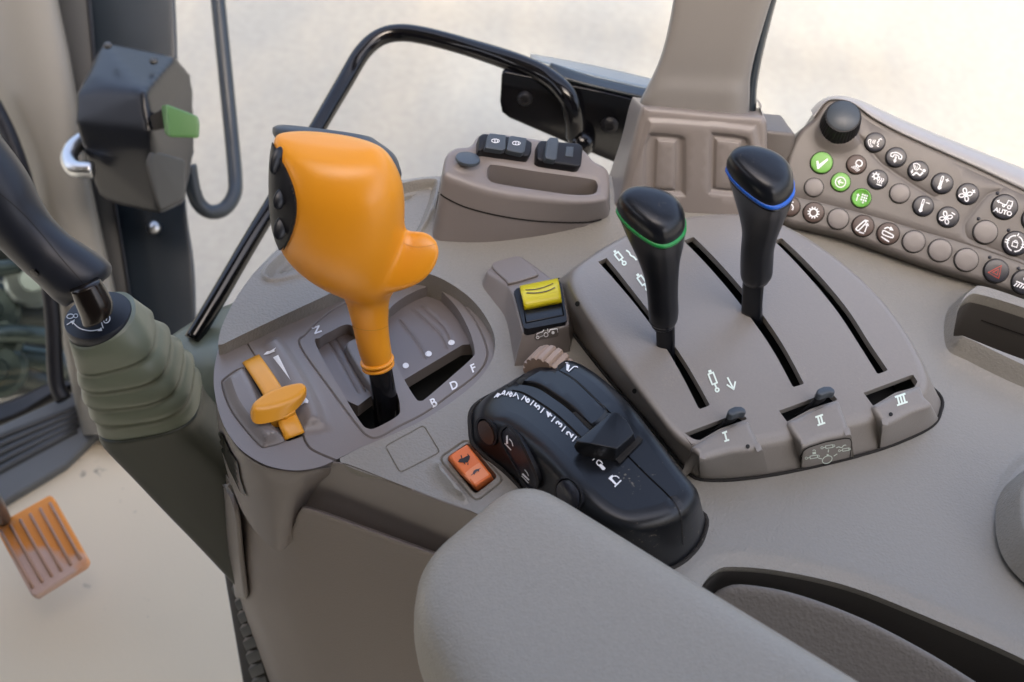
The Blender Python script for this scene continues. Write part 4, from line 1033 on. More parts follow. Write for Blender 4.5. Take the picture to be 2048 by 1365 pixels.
hk.pad(ring(circ((1677, 270), 52, 24, 40), 0.0, KF, step=.004), .003, .008)
panel = plateau('button_panel', None, None, hk, -.05, .004, M['key'], kp, fr=KF, rings=(kr, offs(kr, -.006)), step=.008, angle=50)
# rounded rim behind the panel's top edge, sky sheen put into its pale colour
rim_in = [(1628, 236), (1650, 206), (1672, 199), (1705, 207), (1745, 236), (1800, 266), (1880, 302), (1960, 338), (2060, 385), (2250, 470)]
rim_out = [(1622, 222), (1645, 200), (1676, 192), (1715, 200), (1762, 222), (1816, 247), (1895, 280), (1975, 312), (2070, 350), (2260, 425)]
G = []
for t, h in ((-.12, -.004), (0, .0006), (.25, .001), (.6, -.002), (1.0, -.012), (1.1, -.03)):
    G.append([KF.PW(a[0]+(b[0]-a[0])*t, a[1]+(b[1]-a[1])*t, h) for a, b in zip(rim_in, rim_out)])
gpatch('panel_rim', G, M['rim'], kp, su=3, sv=4)
def kpt(px, py, h=0): return KF.PW(px, py, h)
AX = np.array([math.cos(rad(17)), math.sin(rad(17))]); AY = np.array([math.sin(rad(17)), -math.cos(rad(17))])
def button(c, r, mt, icon=None, im=None, conc=False):
    R_ = np.linalg.norm(kpt(c[0]+r, c[1])-kpt(*c))
    V, F = lathe_geo(kpt(*c), KF.n, [(R_*1.07, -.001), (R_*1.07, .0004)], 36); g_ = (V, F)
    pr = [(R_*.99, -.001), (R_*1.0, .0016), (R_*.95, .0026), (R_*.8, .0029), (R_*.4, .0030), (R_*.01, .0030)]
    if conc: pr = [(R_*.99, -.001), (R_*1.0, .0016), (R_*.95, .0026), (R_*.86, .0028), (R_*.74, .0018), (R_*.01, .0018)]
    V, F = lathe_geo(kpt(*c), KF.n, pr, 36)
    b = mk('button', V, F, mt, kp, angle=50)
    V, F = g_; mk('button_ring', V, F, M['gap'], b)
    if icon:
        it = []
        for v, f in icon:
            v = np.asarray(v, float); it.append((np.array(c)+v[:, :1]*AX*r+v[:, 1:]*AY*r, f))
        decal('symbol', it, [b], im or M['white'], b, lift=.0004)
    return b
def st(p, w=.13, closed=False): return stroke(p, w, closed, None) if not closed else stroke(p, w, True, None)
def crv(p, w=.13, n=5, closed=False): return stroke(cr(p, closed, n), w, closed, None)
def fl2(p): return fill(p, .5)
def arc(c, r, a0, a1, w=.13, n=14, ry=None): return stroke(circ(c, r, n, ry, 0, a0, a1), w, abs(a1-a0) >= 360, None)
def gear(c, r, n, w):
    it = [arc(c, r, 0, 360, w)]
    for i in range(n):
        a = 2*math.pi*i/n; it.append(st([(c[0]+math.cos(a)*r, c[1]+math.sin(a)*r), (c[0]+math.cos(a)*(r+w*1.7), c[1]+math.sin(a)*(r+w*1.7))], w))
    return it
def fan(c, s):
    it = []
    for i in range(4):
        a = math.pi/2*i+.5; q = (c[0]+math.cos(a)*s*.6, c[1]+math.sin(a)*s*.6); it.append(stroke(circ(q, s*.38, 12, s*.26, a), .1, True, None))
    it.append(arc(c, s*.12, 0, 360, .09, 8)); return it
def thermo(x): return [crv([(x-.09, .55), (x-.09, -.25), (x-.15, -.45), (x, -.6), (x+.15, -.45), (x+.09, -.25), (x+.09, .55), (x, .64)], .08, 3, True), arc((x, -.42), .08, 0, 360, .16, 8), st([(x, -.4), (x, .2)], .09)]
I_check = [fl2([(-.5, .02), (-.34, .1), (-.18, -.18), (.38, .55), (.5, .42), (-.1, -.62), (-.22, -.62)])]
I_beacon = [arc((.22, .22), .32, -60, 240, .12), st([(-.1, .18), (.1, -.2)], .12), st([(.38, -.08), (.2, -.2)], .1)]+[st([(-.02+.13*i, -.12-.06*i), (-.42+.16*i, -.42-.05*i)], .07) for i in range(5)]+[st([(-.12, .1), (.36, -.1)], .12)]
I_back = [arc((0, 0), .52, 0, 360, .11, 24), st([(.3, 0), (-.26, 0)], .12), st([(-.02, .26), (-.28, 0), (-.02, -.26)], .11)]
I_field = [st([(-.38, -.4), (-.38, .3)], .1), st([(-.52, .16), (-.38, .34), (-.24, .16)], .09)]+[fl2([(x, y), (x+.16, y), (x+.16, y+.16), (x, y+.16)]) for x in (-.02, .22, .44) for y in (.32, .06, -.2)]+[fl2([(.22, -.45), (.38, -.45), (.38, -.29), (.22, -.29)])]
I_heat = gear((-.25, .3), .22, 7, .12)+[crv([(x, -.3), (x-.06, -.1), (x+.06, .1), (x, .3)], .09) for x in (.12, .32, .52)]+[st([(.02, -.45), (.56, -.45)], .1)]
I_phone = [crv([(-.55, 0), (-.5, .3), (0, .48), (.5, .3), (.55, 0)], .1), crv([(-.55, 0), (-.3, -.02), (-.24, .18), (0, .24), (.24, .18), (.3, -.02), (.55, 0)], .1), st([(0, .08), (0, -.35)], .16), fl2([(-.2, -.28), (.2, -.28), (0, -.56)])]
I_voice = [crv([(-.6, .12), (-.66, -.1), (-.45, -.45), (-.2, -.55), (-.12, -.42), (-.3, -.36), (-.46, -.1), (-.42, .1)], .08, closed=True), st([(-.22, .2), (-.26, -.15)], .06), st([(-.1, .22), (-.15, -.18)], .06), st([(0, .26), (-.03, -.2)], .06), crv([(.5, .6), (.3, .35), (.36, .25), (.22, .05), (.38, -.05), (.3, -.25), (.5, -.3)], .09), st([(.45, .48), (.6, .45)], .08)]
I_wind = [crv([(-.62, .55), (-.3, .66), (.05, .5), (-.1, .1), (-.35, .08), (-.62, .55)], .08), st([(-.4, .45), (-.35, .2)], .05), st([(-.2, .45), (-.2, .15)], .05), st([(-.55, 0), (-.55, -.25)], .12), fl2([(-.68, -.2), (-.42, -.2), (-.55, -.45)]), arc((.55, .2), .1, 0, 360, .12, 8), st([(.5, 0), (.3, -.35), (-.1, -.2), (-.4, -.55)], .18), st([(.1, .25), (.35, .2)], .1)]
I_tp = thermo(-.12)+[st([(.2, .42), (.56, .42)], .09), st([(.38, .24), (.38, .6)], .09)]
I_tm = thermo(-.12)+[st([(.15, .42), (.56, .42)], .09)]
I_fp = fan((-.15, -.1), .62)+[st([(.3, .5), (.62, .32)], .09), st([(.52, .56), (.42, .24)], .09)]
I_fm = fan((-.15, -.1), .62)+[st([(.2, .52), (.58, .42)], .1)]
I_gear = gear((0, 0), .36, 12, .12)
I_eng = [arc((0, -.08), .34, -30, 250, .12), st([(-.3, .25), (-.1, .5), (.2, .5)], .12)]
I_arm1 = [crv([(-.5, -.35), (-.42, -.5), (-.25, -.48), (.18, .35), (.1, .48), (-.05, .42)], .11, closed=True), st([(0, .56), (.35, .56)], .1), st([(-.2, -.62), (.3, -.62)], .1), st([(.32, -.5), (.36, .3)], .1), st([(.22, .12), (.36, .36), (.5, .14)], .1)]
I_arm2 = [crv([(-.5, .02), (-.4, .16), (.4, .02), (.52, -.1), (.4, -.24), (-.3, -.2), (-.48, -.12)], .11, closed=True), crv([(-.45, .32), (-.2, .52), (.1, .5)], .11), fl2([(.05, .72), (.4, .42), (.02, .34)]), st([(-.5, -.42), (.3, -.66)], .11)]
I_auto = [text('AUTO', (0, -.36), (.50, 0), (0, .50), .03), st([(-.62, .28), (-.15, .2)], .08), fl2([(-.72, .3), (-.5, .44), (-.5, .14)]), st([(-.2, .2), (.1, .2), (.16, .58), (.5, .58), (.52, .2)], .09), arc((.36, .1), .13, 0, 360, .08, 10), arc((-.08, .1), .09, 0, 360, .08, 8)]
I_lock = [arc((0, 0), .62, 100, 260, .09), arc((0, 0), .62, -80, 80, .09), arc((0, .1), .14, 0, 180, .08, 8), stroke([(-.2, .1), (.2, .1), (.2, -.25), (-.2, -.25)], .1, True, None), st([(-.8, .1), (-.5, .1)], .08), st([(-.8, -.1), (-.5, -.1)], .08), st([(.8, .1), (.5, .1)], .08), st([(.8, -.1), (.5, -.1)], .08), st([(0, .62), (.05, .85)], .08)]
I_haz = [stroke([(-.55, -.3), (.38, -.5), (.3, .55)], .08, True, None), stroke([(-.22, -.18), (.2, -.26), (.16, .2)], .08, True, None)]
I_one = [text('1', (-.05, .45), (.75, 0), (0, .75), .04), st([(-.6, -.1), (.4, -.2)], .08)]+[st([(-.5+.22*i, -.2), (-.65+.22*i, -.5)], .09) for i in range(5)]
for c, r, mt, ic, im, cn in [((1643, 326.5), 22.3, 'green', I_check, None, 0), ((1712.5, 330), 19.8, 'brown', I_beacon, None, 0), ((1681, 365), 19.5, 'green', I_back, None, 0), ((1755, 360), 20, 'btn', I_heat, None, 0),
                             ((1627.5, 375.6), 19, 'keyb', None, None, 0), ((1722, 397), 19.8, 'green', I_field, None, 1), ((1799, 387.7), 20.2, 'keyb', None, None, 0), ((1749.8, 285.5), 20, 'btn', I_voice, None, 0),
                             ((1791.6, 315.5), 20.5, 'btn', I_phone, None, 0), ((1836, 342.6), 20.5, 'btn', I_wind, None, 0), ((1884, 367.5), 21.5, 'btn', I_tp, None, 0), ((1935, 388.8), 22, 'btn', I_fp, None, 0),
                             ((2008.4, 414.8), 26, 'btn', I_auto, None, 0), ((1846, 413), 20.8, 'btn', I_tm, None, 0), ((1895.6, 435), 21.5, 'btn', I_fm, None, 0), ((1970, 465), 24.5, 'keyb', None, None, 0), ((2030, 487.7), 25.5, 'btn', I_lock, None, 0),
                             ((1580, 414), 20, 'brown', I_eng, None, 0), ((1627, 426), 21, 'brown', I_gear, None, 0), ((1676, 438.6), 21.3, 'keyb', None, None, 0), ((1725.6, 452.5), 22, 'brown', I_arm1, None, 0), ((1775.8, 468), 22.5, 'brown', I_arm2, None, 0),
                             ((1827, 484), 22.8, 'keyb', None, None, 0), ((1879.5, 501.6), 23.5, 'keyb', None, None, 0), ((1932, 520.6), 24, 'keyb', None, None, 0), ((1991.6, 542.6), 25, 'btn', I_haz, 'red', 0), ((2048, 565), 26, 'btn', I_one, None, 0), ((2069, 440), 26, 'btn', None, None, 0)]:
    button(c, r, M[mt], ic, M[im] if im else None, cn)
for c in ((1995, 387), (1957, 438), (2017, 461), (1979.5, 515), (2037, 537)):
    V, F = lathe_geo(kpt(*c), KF.n, [(.0014, 0), (.0014, .0005), (.0008, .0009), (.0001, .001)], 14); mk('indicator_light', V, F, M['btn'], kp)
# ribbed knob
kc = kpt(1679, 252); kn2 = nrm(KF.n+np.array([0, .05, .30])); Rk = np.linalg.norm(kpt(1679+40, 252)-kc)
V = []; prof = [(1.0, -.004), (1.02, .002), (.98, .010), (.93, .0175), (.87, .0195), (.80, .0198), (.01, .0198)]; n_ = 108
a_ = nrm(np.cross(kn2, (0, 1, 0))); b_ = np.cross(kn2, a_)
for r, h in prof:
    for q in range(n_):
        th = 2*math.pi*q/n_; rr = Rk*(r-(.045 if (q % 3 == 0 and .9 < r) else 0)); V.append(kc+kn2*h+rr*(math.cos(th)*a_+math.sin(th)*b_))
kt = thing('rotary_knob', 'ribbed black knob with a flat grey top at the upper corner of the keypad', 'knob', kc)
kb = mk('ribbed_barrel', V, gridfaces(len(prof), n_, False, True), M['blackr'], kt, angle=25)
V, F = lathe_geo(kc+kn2*.0199, kn2, [(Rk*.82, 0), (Rk*.80, .0004), (.0001, .0004)], 40); mk('knob_top', V, F, M['slate'], kt)

# ================================================================== armrest
ar = thing('armrest', 'padded grey leather armrest crossing the bottom of the picture', 'armrest', D.PW(1100, 1200, .05))
fa0 = linear3(D, [(1040, 1020, .045), (900, 1180, .040), (1400, 1300, .072)])
O = ring([(827, 1225), (833, 1172), (860, 1122), (915, 1073), (985, 1014), (1020, 995), (1062, 992), (1105, 1006), (1200, 1064), (1350, 1158), (1500, 1250), (1650, 1342), (1800, 1435), (1900, 1500), (1880, 1720), (1400, 1850), (1100, 1760), (965, 1540), (880, 1372), (838, 1285)], fa0, step=.005)
rA = .030; cvs = [(resamp(offs(O, rA*(1-math.cos(rad(a)))), .005), True) for a in (12, 24, 36, 48, 60, 75, 88)]
V2, T2 = cdt(O, [], cvs, .009); dd_ = np.minimum(dist(O, V2[:, 0], V2[:, 1])/rA, 1); bulge = np.maximum(0, 1-(1-dd_)**2.9)**(1/2.9); bulge2 = np.maximum(0, 1-(1-dd_)**4)**(1/4); zm = fa0(V2[:, 0], V2[:, 1])
nv = len(V2); Vt = np.c_[V2, zm+.022*bulge]; Vb = np.c_[V2, zm-.062*bulge2]; rim_ = dd_ < 1e-4
Fa = [tuple(t) for t in T2]+[tuple((int(i) if rim_[i] else nv+int(i)) for i in t[::-1]) for t in T2]
mk('pad', np.vstack([Vt, Vb]), Fa, M['arm'], ar, mods=[('SMOOTH', dict(factor=.5, iterations=6))])
# ================================================================== right window post and its base
pb = thing('post_base', 'square taupe block with two sunken blank panels under the window post', 'post base', D.PW(1380, 420, 0))
QA, QB = D.PW(1240, 413, 0), D.PW(1480, 427, 0)
qu = nrm(QB-QA); qn = np.cross(qu, (0, 0, 1)); qn = qn if qn[1] < 0 else -qn; QF = Frame(QA, qu, nrm(qn+np.array([0, 0, .30])))
hq = HF(flat(0.0))
for o_, i_ in (([(1292, 274), (1300, 263), (1352, 266), (1369, 272), (1373, 290), (1372, 385), (1366, 392), (1290, 388), (1284, 380), (1285, 300)], [(1310, 285), (1315, 276), (1350, 279), (1355, 286), (1352, 375), (1346, 381), (1310, 379), (1306, 372)]),
               ([(1418, 270), (1424, 262), (1480, 268), (1498, 276), (1502, 300), (1500, 385), (1492, 394), (1424, 388), (1415, 380), (1416, 300)], [(1428, 282), (1432, 276), (1478, 281), (1484, 288), (1484, 376), (1478, 382), (1430, 378), (1426, 370)])):
    hq.pad(ring(o_, 0.0, QF, step=.002), -.004, .004); hq.pad(ring(i_, 0.0, QF, step=.002), .0028, .0028)
hq.pad(ring([(1290, 245), (1300, 234), (1400, 240), (1500, 250), (1515, 262), (1522, 440), (1240, 440), (1262, 330)], 0.0, QF, step=.003), .003, .005)
qT = [(1283, 222), (1300, 216), (1350, 220), (1440, 229), (1510, 234), (1530, 240), (1536, 262), (1536, 340), (1536, 440), (1480, 442), (1350, 436), (1236, 430), (1246, 380), (1262, 300)]
qB = [(1262, 203), (1278, 196), (1350, 200), (1440, 208), (1520, 216), None, None, None, None, None, None, (1200, 420), (1213, 368), (1242, 280)]
plateau('base_block', qT, qB, hq, -.045, .006, M['gate'], pb, fr=QF, step=.006, auto=.004)
lk = [(1530, 262), (1592, 268), (1590, 290), (1570, 340), (1560, 400), (1540, 420), (1528, 400)]
prism('link_cover', lk, -.05, -.006, M['key'], pb, fr=QF, bev=.003)
pp_ = thing('window_post', 'pale trim post widening towards its foot between the windows', 'window post', QF.PW(1390, 225, -.01))
def prow(y, L, R, h=-.012): return L, R, y, h
PR = [(237, 1296, 1497, -.010), (222, 1284, 1498, -.012), (205, 1282, 1498, -.012), (180, 1294, 1499, -.012), (150, 1309, 1500, -.012), (110, 1325, 1508, -.012), (60, 1338, 1522, -.012), (0, 1349, 1540, -.012), (-60, 1358, 1560, -.012), (-140, 1368, 1590, -.012)]
G = []
for y, L, R_, h in PR:
    bend = [(L+12, h-.050), (L-1, h-.030), (L, h-.006), (L+8, h), (L+30, h+.001), (L+(R_-L)*.35, h+.001), (L+(R_-L)*.65, h+.001), (R_-30, h+.001), (R_-7, h-.001), (R_, h-.008), (R_+1, h-.03), (R_-6, h-.05)]
    G.append([QF.PW(x, y+(x-L)*.045-2, hh+(.002 if (y > 160 and 3 < i < 8) else 0)) for i, (x, hh) in enumerate(bend)])
gpatch('post_trim', G, M['pill'], pp_, su=5, sv=4)
G = [[QF.PW(x+dx, y, h) for dx, h in ((-14, -.03), (0, -.026), (11, -.03), (13, -.05))] for y, x in ((250, 1500), (180, 1501), (120, 1511), (60, 1525), (0, 1541), (-60, 1560), (-140, 1592))]
gpatch('window_seal', G, M['seal'], pp_, su=4, sv=3)

# ================================================================== hand rail, mounting plate, sill
YW = Frame((0, D.PW(1100, 330, -.02)[1]+.10, 0), (1, 0, 0), (0, -1, .15))
pl_ = thing('mounting_plate', 'black steel plate with round bolts behind the socket box', 'plate', YW.PW(1130, 230, 0))
prism('steel_plate', [(1003, 150), (1010, 144), (1100, 163), (1200, 184), (1290, 206), (1290, 345), (1225, 324), (1150, 293), (1050, 250), (1018, 236), (1004, 225), (1000, 205)], -.008, 0, M['blackgloss'], pl_, fr=YW, bev=.001)
for c, r in (((1050, 197), .0075), ((1219, 250), .0085)):
    V, F = lathe_geo(YW.PW(*c), YW.n, [(r, 0), (r, .002), (r*.75, .0045), (r*.45, .005), (r*.4, .003), (.0001, .003)], 20); mk('bolt', V, F, M['blackr'], pl_, angle=40)
V, F = lathe_geo(YW.PW(1176, 280), nrm(YW.n+np.array([-.5, 0, .2])), [(.008, 0), (.011, .006), (.013, .014), (.011, .022), (.006, .026), (.0001, .027)], 24); mk('rubber_stop', V, F, M['blackgloss'], pl_)
rl = [(385, 680, 1.00), (430, 605, 1.01), (500, 485, 1.03), (560, 385, 1.05), (632, 262, 1.08), (690, 163, 1.11), (725, 105, 1.12), (760, 75, 1.125), (800, 66, 1.125), (850, 72, 1.12), (930, 93, 1.11), (1020, 122, 1.09), (1090, 152, 1.08), (1132, 190, 1.07), (1148, 235, 1.08), (1150, 270, 1.10)]
V, F = tube_geo([PD(*p) for p in rl], [.0078]*5+[.0085]*6+[.0095]*5, 20, 6)
rail = mk('hand_rail', V, F, M['blackgloss']); tag(rail, 'bent black tube hand rail arching over the console in front of the window', 'hand rail')
ws = thing('window_sill', 'blue grey window ledge with a dark rubber lip behind the hand rail', 'window sill', YW.PW(1200, 160, -.02))
gpatch('ledge', [[YW.PW(1060, 116, -.06), YW.PW(1180, 138, -.06), YW.PW(1300, 165, -.06), YW.PW(1400, 188, -.06)], [YW.PW(1066, 128, -.02), YW.PW(1180, 158, -.02), YW.PW(1300, 186, -.02), YW.PW(1400, 208, -.02)]], mat('blue_grey_ledge', (.16, .20, .23), .35), ws, thick=.004)
gpatch('rubber_lip', [[YW.PW(1100, 130, -.018), YW.PW(1180, 157, -.018), YW.PW(1300, 185, -.018), YW.PW(1400, 206, -.018)], [YW.PW(1108, 156, -.004), YW.PW(1180, 176, -.004), YW.PW(1300, 203, -.004), YW.PW(1400, 224, -.004)]], M['seal'], ws, thick=.003)

# ================================================================== dark lever with bellows at the left
gl = thing('gear_lever', 'dark grip lever leaning left out of an olive rubber bellows', 'lever', PD(200, 640, .84))
body('grip', [(142, 608, 218, 552, .9, 2), (130, 612, 223, 543, .92), (108, 597, 217, 526, .95), (78, 568, 180, 498, .95), (46, 540, 138, 470, .95), (14, 510, 104, 436, .98), (-12, 486, 80, 398, 1.0), (-36, 462, 64, 364, 1.0), (-68, 432, 42, 328, 1), (-104, 398, 5, 278, 1), (-145, 350, -35, 228, 1)], .79, 600, .45, M['grip'], gl, nseg=36, su=5, k2=.1)
g_o = bpy.data.objects['grip.003'] if 'grip.003' in bpy.data.objects else [o for o in gl.children if o.name.startswith('grip')][0]
decal('screw_hole', [fill(circ((70, 546), 10, 16, 7, .6), 3)], [g_o], M['blackgloss'], g_o, lift=.0005)
decal('mould_seam', [stroke(cr([(-10, 380), (38, 420), (80, 465), (125, 520), (160, 560), (182, 590)], False, 4), 1.2)], [g_o], M['gap'], g_o, lift=.0003)
GK, GD, GP = 1.0, .88, 760
body('rod', [(165, 650, 226, 622, .9), (160, 630, 225, 604, .9), (150, 606, 212, 578, .9), (140, 580, 200, 560, .9)], .80, 610, .55, M['brownmetal'], gl, nseg=28, su=4)
bd_ = GD-GK*(GP-630)*GD/FPX; bc = PD(195, 630, bd_); lowc = PD(225, 690, GD-GK*(GP-690)*GD/FPX); BN = nrm(bc-lowc+.018*RGT*0); Rb = 69*bd_/FPX
V, F = lathe_geo(bc-BN*.008, BN, [(Rb*.97, -.004), (Rb*1.0, -.002), (Rb*1.0, .0055), (Rb*.96, .008), (Rb*.86, .0082), (Rb*.3, .0085), (Rb*.01, .0085)], 48)
bezl = mk('bezel', V, F, M['grip'], gl, angle=40)
it = [stroke(cr([(145, 645), (160, 658), (182, 663), (200, 660)], False, 5), 2.2), fill([(141, 643), (150, 644), (146, 651)], 3), fill([(203, 656), (195, 664), (205, 663)], 3)]
it += [stroke(circ((214, 640), 6, 14, 8, .5), 2, True, 3), stroke([(203, 645), (207, 658)], 2), stroke([(214, 636), (213, 643)], 2), stroke([(134, 651), (150, 641)], 2), stroke(circ((141, 634), 7, 14, 4.5, -.2), 2, True, 3), stroke(circ((152, 633), 4, 10, 4, -.2), 1.6, True, 3)]
decal('lock_symbol', it, [bezl], M['white'], bezl, lift=.0005)
folds = [((150, 702), (309, 662)), ((158, 728), (340, 700)), ((168, 756), (365, 733)), ((182, 786), (387, 760)), ((198, 822), (402, 792))]
secs = [(136, 668, 270, 612, .98, 2.3), (137, 672, 274, 617, .98, 2.4)]
for i, (a, b) in enumerate(folds):
    secs += [(a[0], a[1]-6, b[0]-1, b[1]-6, .98, 3.2), (a[0], a[1], b[0], b[1], .98, 3.2), (a[0]+7, a[1]+3, b[0]-7, b[1]+3, .96, 3.2)]
def lin_ring(secs, sub):
    out = []
    for a, b in zip(secs[:-1], secs[1:]):
        for k in range(sub): out.append(tuple(a[q]+(b[q]-a[q])*k/sub for q in range(6)))
    return out+[secs[-1][:6]]
bo = body('bellows', lin_ring(secs[::-1], 2), GD, GP, GK, M['boot'], gl, nseg=52, su=1)
body('trunk', [(530, 1215, 700, 1170, .6, 4), (460, 1140, 640, 1090, .6, 4), (395, 1070, 580, 1010, .62, 4), (328, 998, 520, 930, .68, 4), (262, 922, 460, 865, .8, 3.6), (212, 862, 414, 818, .9, 3.4), (202, 838, 404, 800, .94, 3.2), (206, 832, 400, 796, .90, 3.2)], GD, GP, .75, M['boot2'], gl, nseg=44, su=5)

G = [[PD(330, 690, 1.02), PD(390, 650, 1.03), PD(440, 625, 1.05), PD(490, 608, 1.07), PD(560, 600, 1.1)], [PD(352, 716, 1.00), PD(400, 690, 1.0), PD(450, 676, 1.0), PD(520, 670, 1.02), PD(590, 670, 1.06)], [PD(372, 742, .99), PD(412, 742, .98), PD(460, 740, .97), PD(520, 740, 1.0), PD(600, 740, 1.05)], [PD(390, 860, .99), PD(420, 900, .98), PD(470, 900, .98), PD(530, 880, 1.0), PD(600, 860, 1.05)]]
tr_ = gpatch('trim_panel', G, M['olive'], None, su=5, sv=5, thick=.004); tag(tr_, 'smooth olive green trim panel between bellows and console', 'trim panel')

# ================================================================== left door post, latch, grab bar
dp = thing('door_post', 'thick cream door post with grey and blue black edge strips', 'door post', PD(150, 600, 1.45))
G = []
for y, L, R_ in ((-80, -90, 105), (0, -80, 116), (100, -60, 137), (200, -25, 155), (300, 20, 170), (400, 55, 190), (500, 85, 212), (600, 108, 234), (700, 128, 248), (800, 148, 260), (870, 160, 270)):
    w = R_-L; G.append([PD(L+5, y, 1.60), PD(L, y, 1.52), PD(L+w*.15, y, 1.475), PD(L+w*.45, y, 1.46), PD(L+w*.8, y, 1.465), PD(R_-3, y, 1.48), PD(R_, y, 1.52), PD(R_-3, y, 1.6)])
gpatch('cream_post', G, M['cream'], dp, su=3, sv=4)
def strip(name, pts, d, mt, parent, dd=.03):
    G = [[PD(L+2, y, d+dd), PD(L, y, d+.004), PD(L+(R_-L)*.1, y, d), PD((L+R_)/2, y, d-.002), PD(R_-(R_-L)*.1, y, d), PD(R_, y, d+.004), PD(R_-2, y, d+dd)] for y, L, R_ in pts]
    return gpatch(name, G, mt, parent, su=4, sv=3)
strip('grey_strip', [(-80, 80, 165), (0, 92, 182), (200, 128, 200), (400, 170, 228), (600, 212, 262), (760, 232, 280)], 1.50, M['frame'], dp)
strip('seal_strip', [(-80, 160, 340), (0, 172, 350), (150, 190, 356), (300, 205, 364), (430, 230, 374), (530, 248, 388), (640, 262, 392), (760, 275, 390)], 1.53, M['seal'], dp)
strip('edge_line', [(-80, 158, 166), (0, 172, 180), (200, 192, 200), (400, 224, 232), (600, 256, 264), (760, 272, 280)], 1.495, M['blackr'], dp)
V, F = lathe_geo(PD(308, 456, 1.52), -FWD, [(.010, 0), (.008, .006), (.0001, .009)], 16); mk('bolt', V, F, M['metal'], dp)
V, F = tube_geo([PD(*p) for p in ((-30, 180, 1.44), (8, 250, 1.44), (36, 320, 1.44), (60, 400, 1.45), (90, 520, 1.46), (106, 640, 1.47), (112, 760, 1.48), (128, 800, 1.48))], .010, 10, 5); mk('door_seal', V, F, M['blackr'], dp)

lt = thing('door_latch', 'chunky black door latch box on the cream post', 'door latch', PD(270, 260, 1.36))
L0 = 1.33
def lp(x, y, d): return PD(x, y, d)
hull('latch_box', [lp(205, 82, 1.40), lp(352, 112, 1.40), lp(384, 150, 1.44), lp(180, 150, 1.34), lp(150, 190, 1.33), lp(148, 245, 1.33), lp(168, 300, 1.34), lp(196, 395, 1.38), lp(232, 410, 1.38), lp(320, 430, 1.36), lp(372, 408, 1.42), lp(370, 330, 1.44), lp(392, 300, 1.46), lp(388, 190, 1.45),
                   lp(290, 185, 1.30), lp(302, 260, 1.30), lp(292, 298, 1.31), lp(322, 425, 1.35), lp(205, 175, 1.32)], M['blackk'], lt, bev=0)
lb = bpy.data.objects['latch_box']; Vl = [Vector(v.co)+Vector(ORG['latch_box']) for v in lb.data.vertices]; Fl = [tuple(p.vertices) for p in lb.data.polygons]; bpy.data.objects.remove(lb)
mk('latch_box', Vl, Fl, M['blackk'], lt, mods=[('REMESH', dict(mode='VOXEL', voxel_size=.0035, use_smooth_shade=True)), ('SMOOTH', dict(factor=.5, iterations=14))])
hull('side_cheek', [lp(300, 300, 1.31), lp(372, 320, 1.37), lp(368, 400, 1.37), lp(318, 428, 1.335), lp(290, 330, 1.31), lp(300, 300, 1.36), lp(372, 400, 1.42)], M['frame'], lt, bev=.007, seg=4, angle=80)
hull('handle_recess', [lp(300, 232, 1.318), lp(328, 216, 1.318), lp(330, 258, 1.318), lp(306, 262, 1.318), lp(300, 232, 1.285), lp(328, 218, 1.288), lp(330, 256, 1.288), lp(306, 258, 1.285)], M['gap'], lt, bev=0)
gh_ = hull('green_handle', [lp(322, 210, 1.29), lp(332, 208, 1.25), lp(395, 232, 1.25), lp(400, 248, 1.25), lp(398, 277, 1.25), lp(338, 275, 1.25), lp(330, 262, 1.26), lp(395, 235, 1.275), lp(396, 275, 1.275), lp(330, 270, 1.29)], M['latchg'], lt, bev=.004, seg=4)
for c in ((216, 93), (308, 124)):
    V, F = lathe_geo(PD(c[0], c[1], 1.352), nrm(-FWD+UPV*.6), [(.005, 0), (.005, .003), (.0001, .004)], 12); mk('screw', V, F, M['frame'], lt)
V, F = tube_geo([PD(*p) for p in ((165, 280, 1.36), (146, 296, 1.35), (138, 318, 1.34), (150, 338, 1.33), (186, 340, 1.33))], .010, 10, 5); mk('striker_loop', V, F, M['metal'], lt)

gb = [(430, -60, 1.55), (436, 0, 1.55), (448, 120, 1.55), (460, 240, 1.55), (470, 350, 1.54), (468, 390, 1.53), (448, 418, 1.52), (420, 424, 1.51), (398, 408, 1.50), (386, 378, 1.49), (378, 330, 1.48)]
V, F = tube_geo([PD(*p) for p in gb], .0098, 14, 6); o = mk('grab_bar', V, F, M['seal']); tag(o, 'grey U-shaped grab bar hanging beside the door latch', 'grab bar')

# ================================================================== floor, sill, pedal
def floor_mat():
    m = mat('beige_floor_mat', (.68, .56, .385), .75, .2, 300, var=.06, vs=4)
    nt = m.node_tree; b = nt.nodes['Principled BSDF']; tc = [n for n in nt.nodes if n.type == 'TEX_COORD'][0]
    n1 = nt.nodes.new('ShaderNodeTexNoise'); n1.inputs['Scale'].default_value = 55; n1.inputs['Detail'].default_value = 3; nt.links.new(tc.outputs['Object'], n1.inputs['Vector'])
    n2 = nt.nodes.new('ShaderNodeTexNoise'); n2.inputs['Scale'].default_value = 5; nt.links.new(tc.outputs['Object'], n2.inputs['Vector'])
    ml = nt.nodes.new('ShaderNodeMath'); ml.operation = 'MULTIPLY'; nt.links.new(n1.outputs['Fac'], ml.inputs[0]); nt.links.new(n2.outputs['Fac'], ml.inputs[1])
    mr = nt.nodes.new('ShaderNodeMapRange'); mr.inputs['From Min'].default_value = .395; mr.inputs['From Max'].default_value = .47; mr.inputs['To Max'].default_value = .7; nt.links.new(ml.outputs[0], mr.inputs['Value'])
    old = b.inputs['Base Color'].links[0].from_socket; mx = nt.nodes.new('ShaderNodeMix'); mx.data_type = 'RGBA'; nt.links.new(mr.outputs[0], mx.inputs[0]); nt.links.new(old, mx.inputs[6]); mx.inputs[7].default_value = (.10, .085, .075, 1); nt.links.new(mx.outputs[2], b.inputs['Base Color'])
    return m
FL = Frame((0, 0, -.62), (1, 0, 0), (0, 0, 1))
